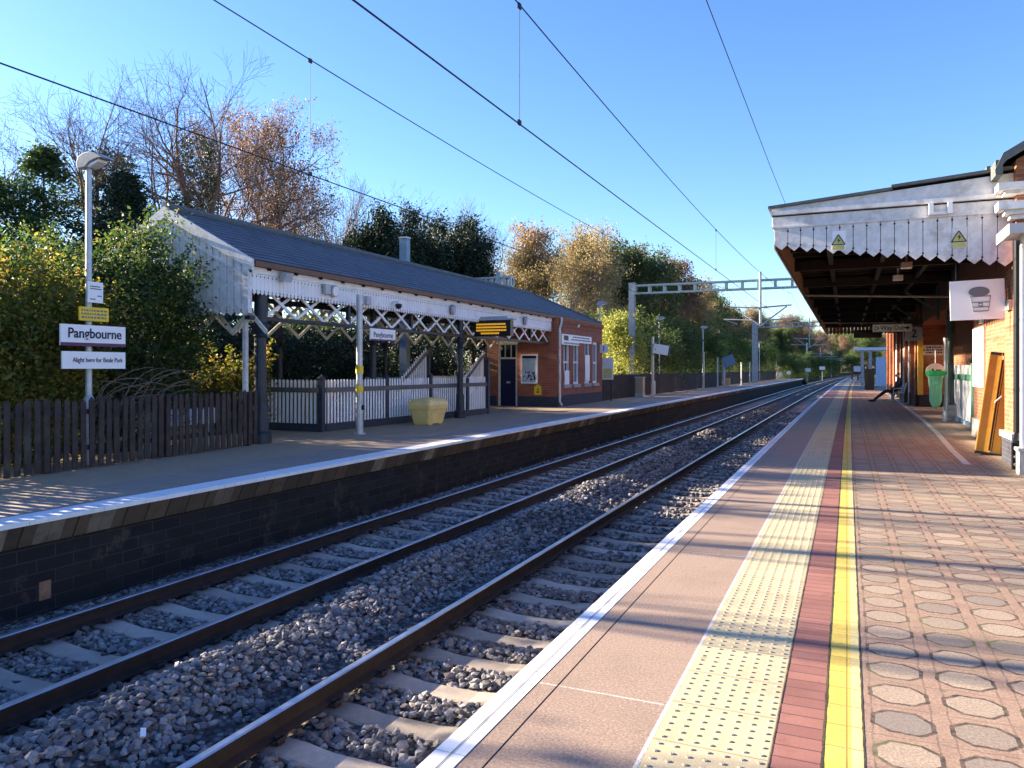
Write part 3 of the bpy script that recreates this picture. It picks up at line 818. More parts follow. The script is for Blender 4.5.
# fittings hung on the canopy
def onvalance():
    m = MB(); m.obox((-11.66,13.75,3.66),(.14,.26,.2),(0,R(20),0)); tag(m.build('floodlight', M['grey_box']), 'grey square floodlight at the near end of the white valance', 'floodlight')
    m = MB(); m.disc((-11.74,15.62,3.52),.15,(1,.0,-.1),.08,20); b = MB(); b.disc((-11.695,15.62,3.515),.12,(1,0,-.1),.02,20)
    t = thing('speaker', 'round pale speaker disc beside a grey box on the white valance', 'speaker', (-11.74,15.62,3.52))
    m.build('housing', M['grey_box'], t, world=t.location); b.build('grille', M['white_clean'], t, world=t.location)
    m = MB(); m.box(-11.80,-11.70,15.22,15.42,3.42,3.66); m.build('junction_box', M['grey_box'], t, world=t.location)
    m = MB(); m.box(-11.82,-11.72,17.0,17.2,3.30,3.52); tag(m.build('junction_box', M['grey_box']), 'small grey box low on the white valance, near the banded pole', 'box')
    t = thing('camera_dome', 'black dome camera on a white arm under the white valance', 'camera', (-11.7,18.4,3.42))
    m = MB(); m.lathe((-11.62,18.4,3.36), [(.001,-.10),(.07,-.07),(.10,0),(.09,.05),(.03,.07)], 16); m.build('dome', M['black'], t, world=t.location)
    m = MB(); m.bar((-11.82,18.4,3.47),(-11.6,18.4,3.47),.05,.05); m.tube([(-11.62,18.4,3.40),(-11.62,18.4,3.49)],.05,10); m.build('arm', M['white_clean'], t, world=t.location)
    for y, lab in ((21.9,'round pale speaker left of the departure display, on white valance'),(28.0,'round pale speaker right of the departure display, on white valance')):
        m = MB(); m.disc((-11.74,y,3.50),.17,(1,.25,-.1),.09,18); tag(m.build('speaker', M['grey_box']), lab, 'speaker')
onvalance()

def departure_display():
    t = thing('departure_display', 'black departure display with amber lines hung across the left platform', 'display', (-11.3,24,3.0)); W = t.location
    m = MB(); m.box(-12.05,-10.62,23.96,24.22,2.72,3.26); m.build('housing', M['black'], t, world=W)
    rng = random.Random(3)
    for k in range(4):
        m = MB(); x = -11.93; z = 3.13-k*.105
        end = -10.80 if k < 3 else -11.1
        if k == 3: x = -11.75
        while x < end:
            w = rng.uniform(.02,.055); m.box(x,x+w,23.945,23.962,z-.03,z+.03); x += w+.016
        m.build('text_line', M['amber'], t, world=W)
    m = MB(); m.box(-12.15,-10.52,23.95,24.26,3.275,3.33); m.build('hood', M['grey_box'], t, world=W)
    m = MB(); m.box(-12.05,-10.8,24.06,24.14,3.33,3.41); m.build('bracket', M['galv_dull'], t, world=W)
departure_display()

def hung_sign():
    t = thing('station_sign', 'small white Pangbourne name board hung under the left canopy', 'sign', (-11.95,18.1,2.5)); W = t.location
    m = MB(); m.box(-11.97,-11.93,17.47,18.72,2.36,2.69); m.build('board', M['white_clean'], t, world=W)
    m = MB(); m.box(-11.929,-11.925,17.47,18.72,2.36,2.40); m.build('stripe', M['purple_ink'], t, world=W)
    lettering('Pangbourne', .21, M['navy_ink'], t, (.024,0,.02), FACE_X, sx=.98, bold=.001)
    m = MB(); m.bar((-11.95,17.8,2.69),(-11.95,17.8,2.74),.02,.02); m.bar((-11.95,18.4,2.69),(-11.95,18.4,2.74),.02,.02); m.build('hanger', M['darkblue'], t, world=W)
hung_sign()

# ------------------------------------------------------------------ left station building
def left_building():
    W = Vector((-13.3,34.5,ZF))
    root = thing('station_building', 'red brick station building with blue door and hipped slate roof, left platform', 'building', W)
    XF_ = -11.6; YC = 31.2; YE = 37.9; XB = -15.0; th = .3
    wins = [(32.0,32.85),(33.35,34.2),(35.0,35.85),(36.3,37.1)]; z0, z1 = .82, 2.92
    m = MB()
    # front wall round its windows
    m.box(XF_-th,XF_,YC,YE,ZF,z0); m.box(XF_-th,XF_,YC,YE,z1,3.84)
    ys = [YC]+[v for w in wins for v in w]+[YE]
    for a, b in zip(ys[0::2], ys[1::2]): m.box(XF_-th,XF_,a,b,z0,z1)
    # cross wall with the door opening
    x0, x1 = -14.45,-13.5
    m.box(XB,x0,YC,YC+th,ZF,2.74); m.box(x1,XF_-th,YC,YC+th,ZF,2.74)
    m.poly([(XB,YC,2.74),(XF_-th,YC,2.74),(XF_-th,YC,3.85),(XR,YC,ZRI-.12),(XB,YC,ZRI-.5)], (0,th,0))
    # end and back walls
    m.box(XB,XF_-th,YE-th,YE,ZF,3.84); m.box(XB,XB+th,YC+th,35.0,ZF,3.84)
    m.box(-16.5,-16.2,35.0,YE,ZF,3.84); m.box(-16.2,XB,35.0,35.3,ZF,3.84); m.box(-16.2,XB,YE-th,YE,ZF,3.84)
    wall = m.build('wall', M['brick'], root, world=W)
    m = MB()
    m.box(XF_,XF_+.02,YC-.012,YE+.012,ZF,.40); m.box(XB-.01,x0-.06,YC-.02,YC,ZF,.36); m.box(x1+.06,XF_,YC-.02,YC,ZF,.36)
    m.build('plinth', M['brick_blue'], wall, world=W)
    m = MB(); m.box(XF_,XF_+.06,YC+.1,YE,3.62,3.70); m.box(XF_,XF_+.10,YC+.1,YE,3.70,3.80); m.box(XF_,XF_+.03,YC+.1,YE,3.45,3.51)
    m.build('cornice', M['brick'], wall, world=W)
    # roof: continues the canopy, hipped at the far end
    m = MB(); slope_courses(m, YC, YE+.25, XEV, ZEV, XR, ZRI, 13, hip1=3.5); slope_courses(m, YC, YE+.25, 2*XR-XEV, ZEV, XR, ZRI, 13, hip1=3.5)
    for i in range(13):
        a, b = i/13, min(1, (i+1.1)/13)
        xa = (XEV-XR)*(1-a); xb = (XEV-XR)*(1-b); ya = YE+.25-3.5*a; yb = YE+.25-3.5*b; za = ZEV+(ZRI-ZEV)*a+.026; zb = ZEV+(ZRI-ZEV)*b+.006
        m.add([(XR-xa,ya,za),(XR+xa,ya,za),(XR+xb,yb,zb),(XR-xb,yb,zb)], [(0,1,2,3)])
    roof = m.build('roof', M['slate'], root, world=W)
    m = MB(); m.tube([(XR,YC,ZRI+.03),(XR,YE+.25-3.5,ZRI+.03)], .09, 10); m.tube([(XR,YE-3.25,ZRI+.03),(XEV,YE+.25,ZEV+.04)], .06, 8); m.tube([(XR,YE-3.25,ZRI+.03),(2*XR-XEV,YE+.25,ZEV+.04)], .06, 8)
    m.build('ridge_tiles', M['lead'], roof, world=W)
    # door
    m = MB(); m.box(x0+.09,x1-.09,YC+.10,YC+.16,ZF,2.02); d = m.build('door', M['navy'], root, world=W)
    m = MB(); m.box(-14.07,-13.88,YC+.09,YC+.10,.92,1.02); m.build('letter_plate', M['galv'], d, world=W)
    m = MB()
    for xa, xb in ((x0+.17,-14.02),(-13.94,x1-.17)):
        for za, zb in ((.1,.85),(1.08,1.9)): m.box(xa,xb,YC+.085,YC+.10,za,zb)
    m.build('door_panels', M['navy'], d, world=W)
    m = MB(); m.box(x0,x0+.09,YC+.04,YC+.18,ZF,2.74); m.box(x1-.09,x1,YC+.04,YC+.18,ZF,2.74); m.box(x0+.09,x1-.09,YC+.04,YC+.18,2.02,2.10); m.box(x0+.09,x1-.09,YC+.04,YC+.18,2.66,2.74)
    for x in (-14.12,-13.83): m.box(x-.02,x+.02,YC+.06,YC+.14,2.10,2.66)
    m.box(x0-.05,x1+.05,YC-.03,YC+.04,2.70,2.83)
    m.build('door_frame', M['cream'], root, world=W)
    m = MB(); m.box(x0+.09,x1-.09,YC+.10,YC+.12,2.10,2.66); m.build('fanlight', M['glass'], root, world=W)
    # windows
    for a, b in wins:
        m = MB(); f = .09
        m.box(XF_-.20,XF_-.05,a,a+f,z0+.05,z1); m.box(XF_-.20,XF_-.05,b-f,b,z0+.05,z1); m.box(XF_-.20,XF_-.05,a+f,b-f,z1-.12,z1); m.box(XF_-.20,XF_-.05,a+f,b-f,z0+.05,z0+.15)
        m.box(XF_-.17,XF_-.08,a+f,b-f,1.84,1.92); m.box(XF_-.16,XF_-.10,(a+b)/2-.02,(a+b)/2+.02,z0+.15,z1-.12)
        w = m.build('window', M['white_paint'], root, world=W)
        m = MB(); m.box(XF_-.15,XF_-.135,a+f,b-f,z0+.15,z1-.12); m.build('pane', M['glass'], w, world=W)
        m = MB(); m.box(XF_-.2,XF_+.07,a-.06,b+.06,z0-.10,z0+.05); m.build('sill', M['conc'], w, world=W)
    # drain pipe on the corner
    m = MB(); m.tube([(XF_+.12,YC+.25,3.84),(XF_+.12,YC+.25,3.62),(XF_+.09,YC+.10,3.35),(XF_+.09,YC+.10,.15),(XF_+.2,YC+.10,-.02)], .05, 10)
    for z in (3.2,2.2,1.2,.35): m.cyl((XF_+.09,YC+.10), .065, z-.04, z+.04, 10)
    m.build('drainpipe_or_shade_strip', M['cream'], root, world=W)
    m = MB(); m.lathe((XF_,34.0,3.52), [(.001,0),(.09,.02),(.10,.10),(.07,.2),(.001,.24)], 12); m.build('wall_lamp', M['cream'], root, world=W)
left_building()

def left_notices():
    YC = 31.2; XF_ = -11.6
    t = thing('poster', 'framed blue and white travel poster on brick wall beside the blue door', 'poster', (-12.95,YC-.03,1.5)); W = t.location
    m = MB(); a, b, z0, z1 = -13.30,-12.50,.92,2.22
    m.box(a,a+.06,YC-.05,YC-.001,z0,z1); m.box(b-.06,b,YC-.05,YC-.001,z0,z1); m.box(a+.06,b-.06,YC-.05,YC-.001,z1-.06,z1); m.box(a+.06,b-.06,YC-.05,YC-.001,z0,z0+.06); m.build('frame', M['white_clean'], t, world=W)
    m = MB(); m.box(a+.06,b-.06,YC-.03,YC-.002,z0+.06,z1-.06); m.build('sheet', simple('pale_blue_print', (.5,.6,.68), .4, var=.25, scale=3, bump=0), t, world=W)
    m = MB(); m.box(a+.06,b-.06,YC-.034,YC-.031,z1-.18,z1-.06); rg = random.Random(2)
    for k in range(26):
        x = rg.uniform(a+.08,b-.14); z = rg.uniform(z0+.1,z0+.5); m.box(x,x+rg.uniform(.02,.08),YC-.034,YC-.031,z,z+rg.uniform(.03,.12))
    m.build('print', M['navy_ink'], t, world=W)
    t = thing('hazard_notice', 'small yellow notice low on the brick wall under the poster', 'notice', (-12.5,YC-.02,.6)); W = t.location
    m = MB(); m.poly([(-12.67,YC-.001,.42),(-12.33,YC-.001,.42),(-12.33,YC-.001,.78),(-12.5,YC-.001,.90),(-12.67,YC-.001,.78)], (0,-.02,0)); m.build('plate', M['yellow'], t, world=W)
    m = MB(); m.box(-12.56,-12.44,YC-.025,YC-.021,.52,.58); m.box(-12.53,-12.47,YC-.025,YC-.021,.62,.70); m.build('symbol', M['black'], t, world=W)
    t = thing('banner', 'long white banner with blue writing above the station windows', 'banner', (XF_+.03,33.8,2.95)); W = t.location
    m = MB(); m.box(XF_+.001,XF_+.03,31.75,36.0,2.80,3.14); m.box(XF_+.001,XF_+.03,31.75,34.1,2.66,2.797); m.build('board', M['white_clean'], t, world=W)
    m = MB(); rg = random.Random(9)
    for z, y0, y1 in ((3.04,33.2,35.7),(2.92,33.0,35.8),(2.74,32.0,34.0)):
        y = y0
        while y < y1:
            w = rg.uniform(.04,.13); m.box(XF_+.03,XF_+.033,y,y+w,z-.032,z+.032); y += w+.04
    m.box(XF_+.03,XF_+.033,32.0,32.6,2.86,3.08); m.build('print', M['navy_ink'], t, world=W)
    for (ya, yb, za, zb, lab) in ((35.05,35.75,.98,2.25,'white paper notice filling the third window of the brick building'),
                                  (32.15,32.75,.72,1.5,'white paper notice low in the first window of the brick building')):
        m = MB(); m.box(XF_+.005,XF_+.02,ya,yb,za,zb); tag(m.build('notice', M['white_clean']), lab, 'notice')
    t = thing('platform_number_sign', 'square white platform 1 sign on the far corner of brick building', 'sign', (-11.4,37.5,2.6)); W = t.location
    m = MB(); m.box(-11.60,-11.16,37.47,37.53,2.40,2.82); m.build('plate', M['white_clean'], t, world=W)
    lettering('1', .36, M['navy_ink'], t, (.02,-.034,.0), FACE_NY, bold=.006)
    t = thing('timetable_board', 'white and yellow timetable board past the last station window', 'board', (-11.3,38.1,1.4)); W = t.location
    m = MB(); m.box(-11.65,-11.08,38.08,38.14,1.02,2.15); m.build('frame', M['white_clean'], t, world=W)
    m = MB(); m.box(-11.6,-11.13,38.07,38.079,1.1,1.6); m.build('yellow_sheet', simple('pale_yellow_print', (.7,.62,.25), .5, var=.1), t, world=W)
    m = MB(); m.box(-11.60,-11.54,38.09,38.13,ZF,1.02); m.box(-11.2,-11.14,38.09,38.13,ZF,1.02); m.build('legs', M['darkblue'], t, world=W)
left_notices()

# ------------------------------------------------------------------ left platform fences, stairs, bits
def fences():
    rng = random.Random(11)
    # dark brown picket fence near the camera
    a, b = (-11.16,1.0), (-11.80,12.95)
    t = thing('picket_fence', 'dark brown picket fence along the back of the left platform', 'fence', (-11.4,7,ZF)); W = t.location
    m = MB(); pickets(m, a, b, ZF+.03, 1.16, .105, .163, .022, .06, .03, rng, lean=.02); m.build('picket_panel', M['fence_brown'], t, world=W)
    m = MB()
    for z in (.35,.95): m.bar((a[0]-.05,a[1],ZF+z),(b[0]-.05,b[1],ZF+z), .05, .08)
    m.build('rails', M['fence_brown'], t, world=W)
    L = Vector((b[0]-a[0], b[1]-a[1], 0))
    for k in range(6):
        p = Vector((a[0]-.13,a[1],0))+L*(k/5)*.985
        m = MB(); m.box(p.x-.06,p.x+.06,p.y-.06,p.y+.06,ZF-.1,ZF+1.17); m.build('post', M['fence_brown'], t, world=W)
    # white picket fence under the canopy
    t = thing('picket_fence', 'white picket fence with dark rails and posts under the left canopy', 'fence', (-12.6,20,ZF)); W = t.location
    runs = [((-14.6,16.32),(-12.74,16.32)), ((-12.68,16.45),(-12.25,25.4))]
    for p, q in runs:
        m = MB(); pickets(m, p, q, ZF+.16, 1.22, .062, .132, .02, .03); m.build('picket_panel', M['fence_white'], t, world=W)
        m = MB(); d = Vector((q[0]-p[0],q[1]-p[1],0)).normalized(); n = Vector((d.y,-d.x,0))*.03
        m.bar((p[0]+n.x,p[1]+n.y,ZF+1.10),(q[0]+n.x,q[1]+n.y,ZF+1.10), .05, .13); m.build('rail', M['rail_grey'], t, world=W)
        m = MB(); m.bar((p[0]+n.x,p[1]+n.y,ZF+.11),(q[0]+n.x,q[1]+n.y,ZF+.11), .06, .2); m.build('gravel_board', M['rail_dark'], t, world=W)
    for (x, y, h) in ((-12.70,16.34,1.42),(-12.57,19.2,1.42),(-12.45,21.6,1.46),(-12.34,24.0,1.3),(-12.24,25.5,1.95),(-14.65,16.32,1.35)):
        m = MB(); m.box(x-.07,x+.07,y-.07,y+.07,ZF,ZF+h); m.add([(x-.09,y-.09,ZF+h),(x+.09,y-.09,ZF+h),(x+.09,y+.09,ZF+h),(x-.09,y+.09,ZF+h),(x,y,ZF+h+.1)], [(3,2,1,0),(0,1,4),(1,2,4),(2,3,4),(3,0,4)])
        m.build('post', M['rail_dark'], t, world=W)
    # railings of the stairs behind
    for y, lab in ((22.7,'white picket stair railing climbing behind the yellow grit bin'),(27.3,'white picket stair railing climbing beside the brick station building')):
        t = thing('stair_railing', lab, 'railing', (-13.6,y,ZF)); W = t.location
        m = MB(); pickets(m, (-13.6,y-1.1),(-13.6,y+.7), ZF+.3, 1.05, .06, .13, .02, .03, zslope=.62); m.build('picket_panel', M['fence_white'], t, world=W)
        m = MB(); m.bar((-13.57,y-1.1,ZF+1.15),(-13.57,y+.75,ZF+1.15+1.85*.62), .05, .1); m.build('rail', M['rail_grey'], t, world=W)
        m = MB(); m.box(-13.66,-13.54,y+.72,y+.84,ZF,ZF+2.45); m.build('post', M['rail_dark'], t, world=W)
        m = MB()
        for k in range(8): m.box(-16.2,-13.6,y-1.3+k*.28,y-1.3+(k+1)*.28,ZF,ZF+.17*(k+1))
        tag(m.build('steps', M['conc']), lab.replace('white picket stair railing climbing', 'concrete steps rising'), 'steps')
    # dark fence past the building
    t = thing('picket_fence', 'black paling fence along the far half of the left platform', 'fence', (-11.6,60,ZF)); W = t.location
    m = MB(); y = 38.2
    while y < 128:
        x = -11.85+cv(y)*.8+(y-38)*.004
        pickets(m, (x,y),(x+.02,y+2.3), ZF, 1.36, .09, .155, .02, .05); y += 2.33
    m.build('picket_panel', M['fence_brown'], t, world=W)
    m = MB()
    for y in np.arange(38.2,126,6):
        for z in (.3,1.05): m.bar((-11.89+cv(y)*.8+(y-38)*.004,y,ZF+z),(-11.89+cv(y+6)*.8+(y+6-38)*.004,y+6,ZF+z),.05,.08)
    m.build('rails', M['fence_brown'], t, world=W)
    m = MB(); m.box(-20,-12.95,17.0,17.3,ZF-.1,1.16); m.box(-20,-12.93,16.96,17.34,1.16,1.24)
    tag(m.build('parapet_wall', M['brick_old']), 'low old brick wall behind the fences at the near end of the canopy', 'wall')
    t = thing('trough', 'long white trough behind the dark picket fence by the first canopy column', 'trough', (-12.9,11.8,ZF)); W = t.location
    m = MB(); m.box(-13.1,-12.75,10.9,12.7,.38,.72); m.build('body', M['white_old'], t, world=W)
    m = MB(); m.box(-13.05,-12.8,11.0,11.1,ZF-.06,.38); m.box(-13.05,-12.8,12.5,12.6,ZF-.06,.38); m.build('legs', M['galv_dull'], t, world=W)
fences()

def grit_bin():
    t = thing('grit_bin', 'faded yellow grit bin with domed lid against the white picket fence', 'bin', (-11.55,19.95,ZF), R(2)); rz = 0
    hx, hy = .36, .58
    def ring(sx, sy, z, n=6):
        pts = []; r = .09
        for cx_, cy_, a0 in ((sx-r,sy-r,0),(-sx+r,sy-r,90),(-sx+r,-sy+r,180),(sx-r,-sy+r,270)):
            for k in range(n): a = R(a0+90*k/(n-1)); pts.append((cx_+r*math.cos(a), cy_+r*math.sin(a), z))
        return pts
    def loft(m, rings):
        n = len(rings[0]); o = len(m.v)
        for r in rings: m.v.extend(r)
        for i in range(len(rings)-1):
            for k in range(n): m.f.append([o+i*n+k, o+i*n+(k+1) % n, o+(i+1)*n+(k+1) % n, o+(i+1)*n+k]); m.m.append(0)
        m.f.append([o+k for k in range(n)][::-1]); m.m.append(0); e = o+(len(rings)-1)*n; m.f.append([e+k for k in range(n)]); m.m.append(0)
    m = MB(); loft(m, [ring(hx*.80,hy*.80,.04), ring(hx*.98,hy*.98,.46), ring(hx*1.06,hy*1.05,.47), ring(hx*1.06,hy*1.05,.53)])
    m.box(-hx*.7,hx*.7,-hy*.7,-hy*.35,0,.06); m.box(-hx*.7,hx*.7,hy*.35,hy*.7,0,.06)
    m.build('body', M['yellow_bin'], t)
    m = MB(); loft(m, [ring(hx*1.10,hy*1.09,.535), ring(hx*1.10,hy*1.09,.60), ring(hx*1.0,hy*1.02,.69), ring(hx*.75,hy*.9,.76), ring(hx*.3,hy*.6,.79)])
    l = m.build('lid', M['yellow_bin'], t)
    m = MB()
    for y in (-.3,0,.3): m.tube([(hx*1.05,y,.62),(hx*.8,y,.755),(0,y,.80)], .02, 6)
    m.build('lid_ribs', M['yellow_bin'], l)
grit_bin()

# poles and lamps on the left platform
def lamp(name_label, x, y, h, head=True, rz=0, group=None, pole=.055):
    t = thing('lamp_post', name_label, 'lamp', (x,y,ZF), rz, group)
    m = MB(); m.tube([(0,0,0),(0,0,1.15)], .085, 12); m.tube([(0,0,1.15),(0,0,1.2),(0,0,h-.03)], [.085,pole,pole*.9], 12); m.build('pole', M['galv'], t)
    m = MB(); prof = [(-.14,-.06),(-.17,.05),(-.12,.15),(0,.20),(.16,.21),(.32,.165),(.47,.09),(.50,.065),(.36,.075),(.16,.03),(.05,-.05)]
    m.poly([(d,-.12,h+z) for d, z in prof], (0,.24,0)); o = m.build('lamp_head', M['galv_dull'], t)
    bv = o.modifiers.new('bevel', 'BEVEL'); bv.width = .06; bv.segments = 3; bv.limit_method = 'ANGLE'; bv.angle_limit = R(50)
    m = MB(); m.poly([(.06,-.09,h-.045),(.16,-.09,h+.018),(.36,-.09,h+.062),(.34,-.09,h+.02),(.14,-.09,h-.05)], (0,.18,0)); m.build('diffuser', M['white_clean'], t)
    return t
lamp('tall grey lamp post with hooded head carrying the near station signs', -12.1, 9.15, 5.2)
lamp('grey lamp post rising behind the far end of the brick station building', -13.0, 42.0, 5.35)
L0 = lamp('grey lamp post just right of the white monitor housing, far left platform', -12.2, 53.6, 5.2)
dup(L0, (-11.6+.2,66.8,ZF), label='grey lamp post with small white plate, beyond the first portal mast')
dup(L0, (-11.0,101,ZF), label='pale lamp post right beside the second portal mast')
dup(L0, (-10.9,108,ZF), label='thin pale lamp post, last one before the left platform ends')
m = MB(); m.box(-11.34,-11.30,66.6,67.0,1.4,2.3); tag(m.build('small_plate', M['white_clean']), 'small white plate on the lamp post beyond the first portal mast', 'sign')

def near_signs():
    X = -11.96
    def sign(lab, y0, y1, z0, z1, mat, cat='sign', name='sign'):
        t = thing(name, lab, cat, (X,(y0+y1)/2,(z0+z1)/2)); W = t.location
        m = MB(); m.box(X-.015,X+.015,y0,y1,z0,z1); m.build('board', mat, t, world=W)
        m = MB(); m.box(X-.06,X-.016,9.05,9.25,z0+.04,z1-.04); m.build('bracket', M['galv'], t, world=W)
        return t, W
    t, W = sign('large white Pangbourne name board on the near lamp post', 8.52, 9.76, 1.965, 2.325, M['white_clean'], name='station_sign')
    m = MB(); m.box(X+.015,X+.019,8.52,9.76,1.965,2.02); m.build('stripe', M['purple_ink'], t, world=W)
    lettering('Pangbourne', .235, M['navy_ink'], t, (.021,0.02,.03), FACE_X, sx=.92, bold=.004)
    t, W = sign('white board for a park stop under the large name board', 8.55, 9.76, 1.575, 1.87, M['white_clean'])
    lettering('Alight here for Beale Park', .115, M['navy_ink'], t, (.021,.06,.0), FACE_X, sx=.80, bold=.0)
    t, W = sign('yellow warning board above the large name board', 8.86, 9.42, 2.40, 2.64, M['yellow'])
    m = MB(); rg = random.Random(4)
    for z in (2.58,2.52,2.46):
        y = 8.9
        while y < 9.36:
            w = rg.uniform(.02,.06); m.box(X+.015,X+.018,y,min(9.38,y+w),z-.016,z+.016); y += w+.018
    m.build('print', M['grey_ink'], t, world=W)
    t, W = sign('small white notice topmost on the near lamp post', 9.02, 9.31, 2.72, 3.08, M['white_clean'])
    m = MB()
    for z, a, b in ((3.0,9.06,9.25),(2.96,9.06,9.28),(2.84,9.2,9.28),(2.78,9.06,9.16)): m.box(X+.015,X+.018,a,b,z-.01,z+.01)
    m.build('print', M['grey_ink'], t, world=W)
near_signs()

def banded_pole():
    t = thing('pole', 'grey pole with yellow bands on the platform before the white fence', 'pole', (-11.4,16.2,ZF)); W = Vector(t.location)
    m = MB(); m.cyl((0,0),.16,0,.03,16); m.cyl((0,0),.095,.03,1.3,14); m.cyl((0,0),.08,1.3,3.56,14); m.build('shaft', M['galv'], t)
    for z in (1.05,1.55):
        m = MB(); m.cyl((0,0),.099,z,z+.19,14); m.build('band', M['yellow'], t)
    m = MB(); m.box(.08,.13,-.04,.04,.62,.74); m.build('hatch', M['black'], t)
banded_pole()

def far_left_bits():
    t = thing('bollard', 'squat tan box on the left platform beyond the brick building', 'bollard', (-11.2,44.2,ZF))
    m = MB(); m.box(-.22,.22,-.25,.25,.25,1.12); m.build('body', M['tan_box'], t)
    m = MB(); m.box(-.24,.24,-.27,.27,0,.25); m.box(-.25,.25,-.28,.28,1.12,1.2); m.build('trim', M['galv_dull'], t)
    t = thing('monitor', 'white hooded platform monitor on a grey pole', 'monitor', (-11.55,48.8,ZF))
    m = MB(); m.cyl((0,0),.2,0,.9,12); m.cyl((0,0),.11,.9,3.75,12); m.build('pole', M['galv'], t)
    m = MB(); m.obox((.55,.1,2.92),(1.0,.6,.62),(0,R(10),R(8))); m.build('housing', M['white_clean'], t)
    m = MB(); m.obox((1.06,.17,2.83),(.06,.62,.66),(0,R(10),R(8))); m.build('screen', M['black'], t)
    t = thing('monitor', 'large tilted pale monitor hood near the second portal mast', 'monitor', (-11.0,76,ZF))
    m = MB(); m.cyl((0,0),.15,0,2.6,12); m.build('pole', M['galv_dull'], t)
    m = MB(); m.obox((.5,.1,2.45),(1.1,.5,1.0),(0,R(-22),R(8))); m.build('housing', M['greyblue'], t)
    m = MB(); m.obox((.02,.1,2.6),(.06,.5,.9),(0,R(-22),R(8))); m.build('screen', M['black'], t)
    m = MB(); m.box(-.25,.25,-.25,.25,0,.75); o = m.build('bin', M['tan_box'], None, (-11.0,78.6,ZF)); tag(o, 'small tan bin at the foot of the second monitor', 'bin')
    for (x, y, h, lab) in ((-11.0,63,3.0,'thin grey pole on the far left platform, before the small white plate'),(-11.2,71,2.7,'thin grey pole on the far left platform, after the small white plate'),
                           (-10.3,80,2.3,'short thin post beside the tan bin, far left platform'),(-10.5,88,2.4,'short thin post near the pale lamp posts, far left platform')):
        t = thing('pole', lab, 'pole', (x+cv(y),y,ZF)); m = MB(); m.cyl((0,0),.06,0,h,10); m.build('shaft', M['galv'], t)
        m = MB(); m.cyl((0,0),.10,0,.06,10); m.cyl((0,0),.10,h-.06,h+.03,10); m.build('collars', M['galv_dull'], t)
    for (x, y, lab) in ((-9.5,112,'small white disc sign, first of the far signs past the left platform lamps'),(-9.2,122,'small white disc sign, second of the far signs near the left platform end'),
                        (-9.0,160,'small white sign beside the track beyond the left platform end'),(-8.3,195,'tiny white sign farthest along beside the track')):
        t = thing('trackside_sign', lab, 'sign', (x+cv(y),y,-.4)); s = y/110
        m = MB(); m.disc((0,0,1.25*s),.28*s,(0,1,0),.04,14) if y < 130 else m.box(-.35*s,.35*s,-.02,.02,1.0*s,1.45*s); m.build('plate', M['white_clean'], t)
        m = MB(); m.cyl((0,.05),.04,-.9,1.0*s,8); m.build('post', M['galv_dull'], t)
far_left_bits()

# ------------------------------------------------------------------ overhead line
def ladder_beam(m, a, b, h, bays, w=.10, depth=.35):
    a = Vector(a); b = Vector(b)
    off = Vector((0,depth/2,0))
    for s in (-1, 1):
        o = off*s
        m.bar(a+o, b+o, w, w); m.bar(a+o+Vector((0,0,h)), b+o+Vector((0,0,h)), w, w)
        for i in range(bays+1):
            p = a+(b-a)*(i/bays)+o; m.bar(p+Vector((0,0,.03)), p+Vector((0,0,h-.03)), w*1.3, w*.9)
    for i in range(bays+1):
        p = a+(b-a)*(i/bays)
        for z in (0, h): m.bar(p-off+Vector((0,0,z)), p+off+Vector((0,0,z)), w*.7, w*.7)
def mast(m, x, y, z0, z1, w=.32):
    m.box(x-w/2,x+w/2,y-w/2,y-w/2+.03,z0,z1); m.box(x-w/2,x+w/2,y+w/2-.03,y+w/2,z0,z1); m.box(x-.02,x+.02,y-w/2+.03,y+w/2-.03,z0,z1)
    m.box(x-w/2-.02,x+w/2+.02,y-w/2-.02,y+w/2+.02,z1,z1+.05)
def cantilever(m, x, y, z, s, L):
    """drop-tube arms that hold the two wires: s = side, L = reach"""
    m.tube([(x,y,z+.95),(x+s*L,y,z+1.05)], .045, 8); m.tube([(x,y,z-.1),(x+s*L*.85,y,z+.98)], .04, 8)
    m.tube([(x+s*L*.25,y,z+.22),(x+s*(L+.35),y,z+.32)], .035, 8); m.tube([(x+s*(L+.35),y,z+.32),(x+s*L*.75,y,z+.02)], .02, 6)
    for q in (0.0, .12): m.disc((x+s*(.22+q),y,z+.97), .09, (1,0,0), .05, 10)
ZC = 4.07; XW = [-3.05,-6.46]
def portal(y, xl, zb, lab, drop):
    c = cv(y)
    t = thing('portal_gantry', lab, 'gantry', (xl+c,y,ZF)); W = t.location
    m = MB(); mast(m, xl+c, y, ZF-.3, zb+.62, .36 if drop < 60 else .62); m.build('mast', M['galv_dull'], t, world=W)
    m = MB(); mast(m, 10+c, y, -.1, zb+.62, .36); m.build('mast', M['galv_dull'], t, world=W)
    m = MB(); ladder_beam(m, (xl+c+.2,y,zb),(9.8+c,y,zb),.48,24 if drop < 60 else 26); m.build('beam', M['greensteel'] if drop < 60 else M['galv_dull'], t, world=W)
    m = MB(); m.tube([(-4.75+c,y-.28,zb+.95),(-4.75+c,y-.28,4.2)], .07, 10); m.build('drop_tube', M['greensteel'], t, world=W)
    for s, x in ((1,XW[0]),(-1,XW[1])):
        m = MB(); cantilever(m, -4.75+c, y-.28, ZC+.1, s, abs(x+4.75)); m.build('cantilever', M['galv_dull'], t, world=W)
portal(46.3,-12.4,6.25,'nearest overhead line gantry with green ladder beam over both tracks', 46)
portal(96,-10.9,6.6,'second overhead line gantry with grey ladder beam, farther down the tracks', 96)
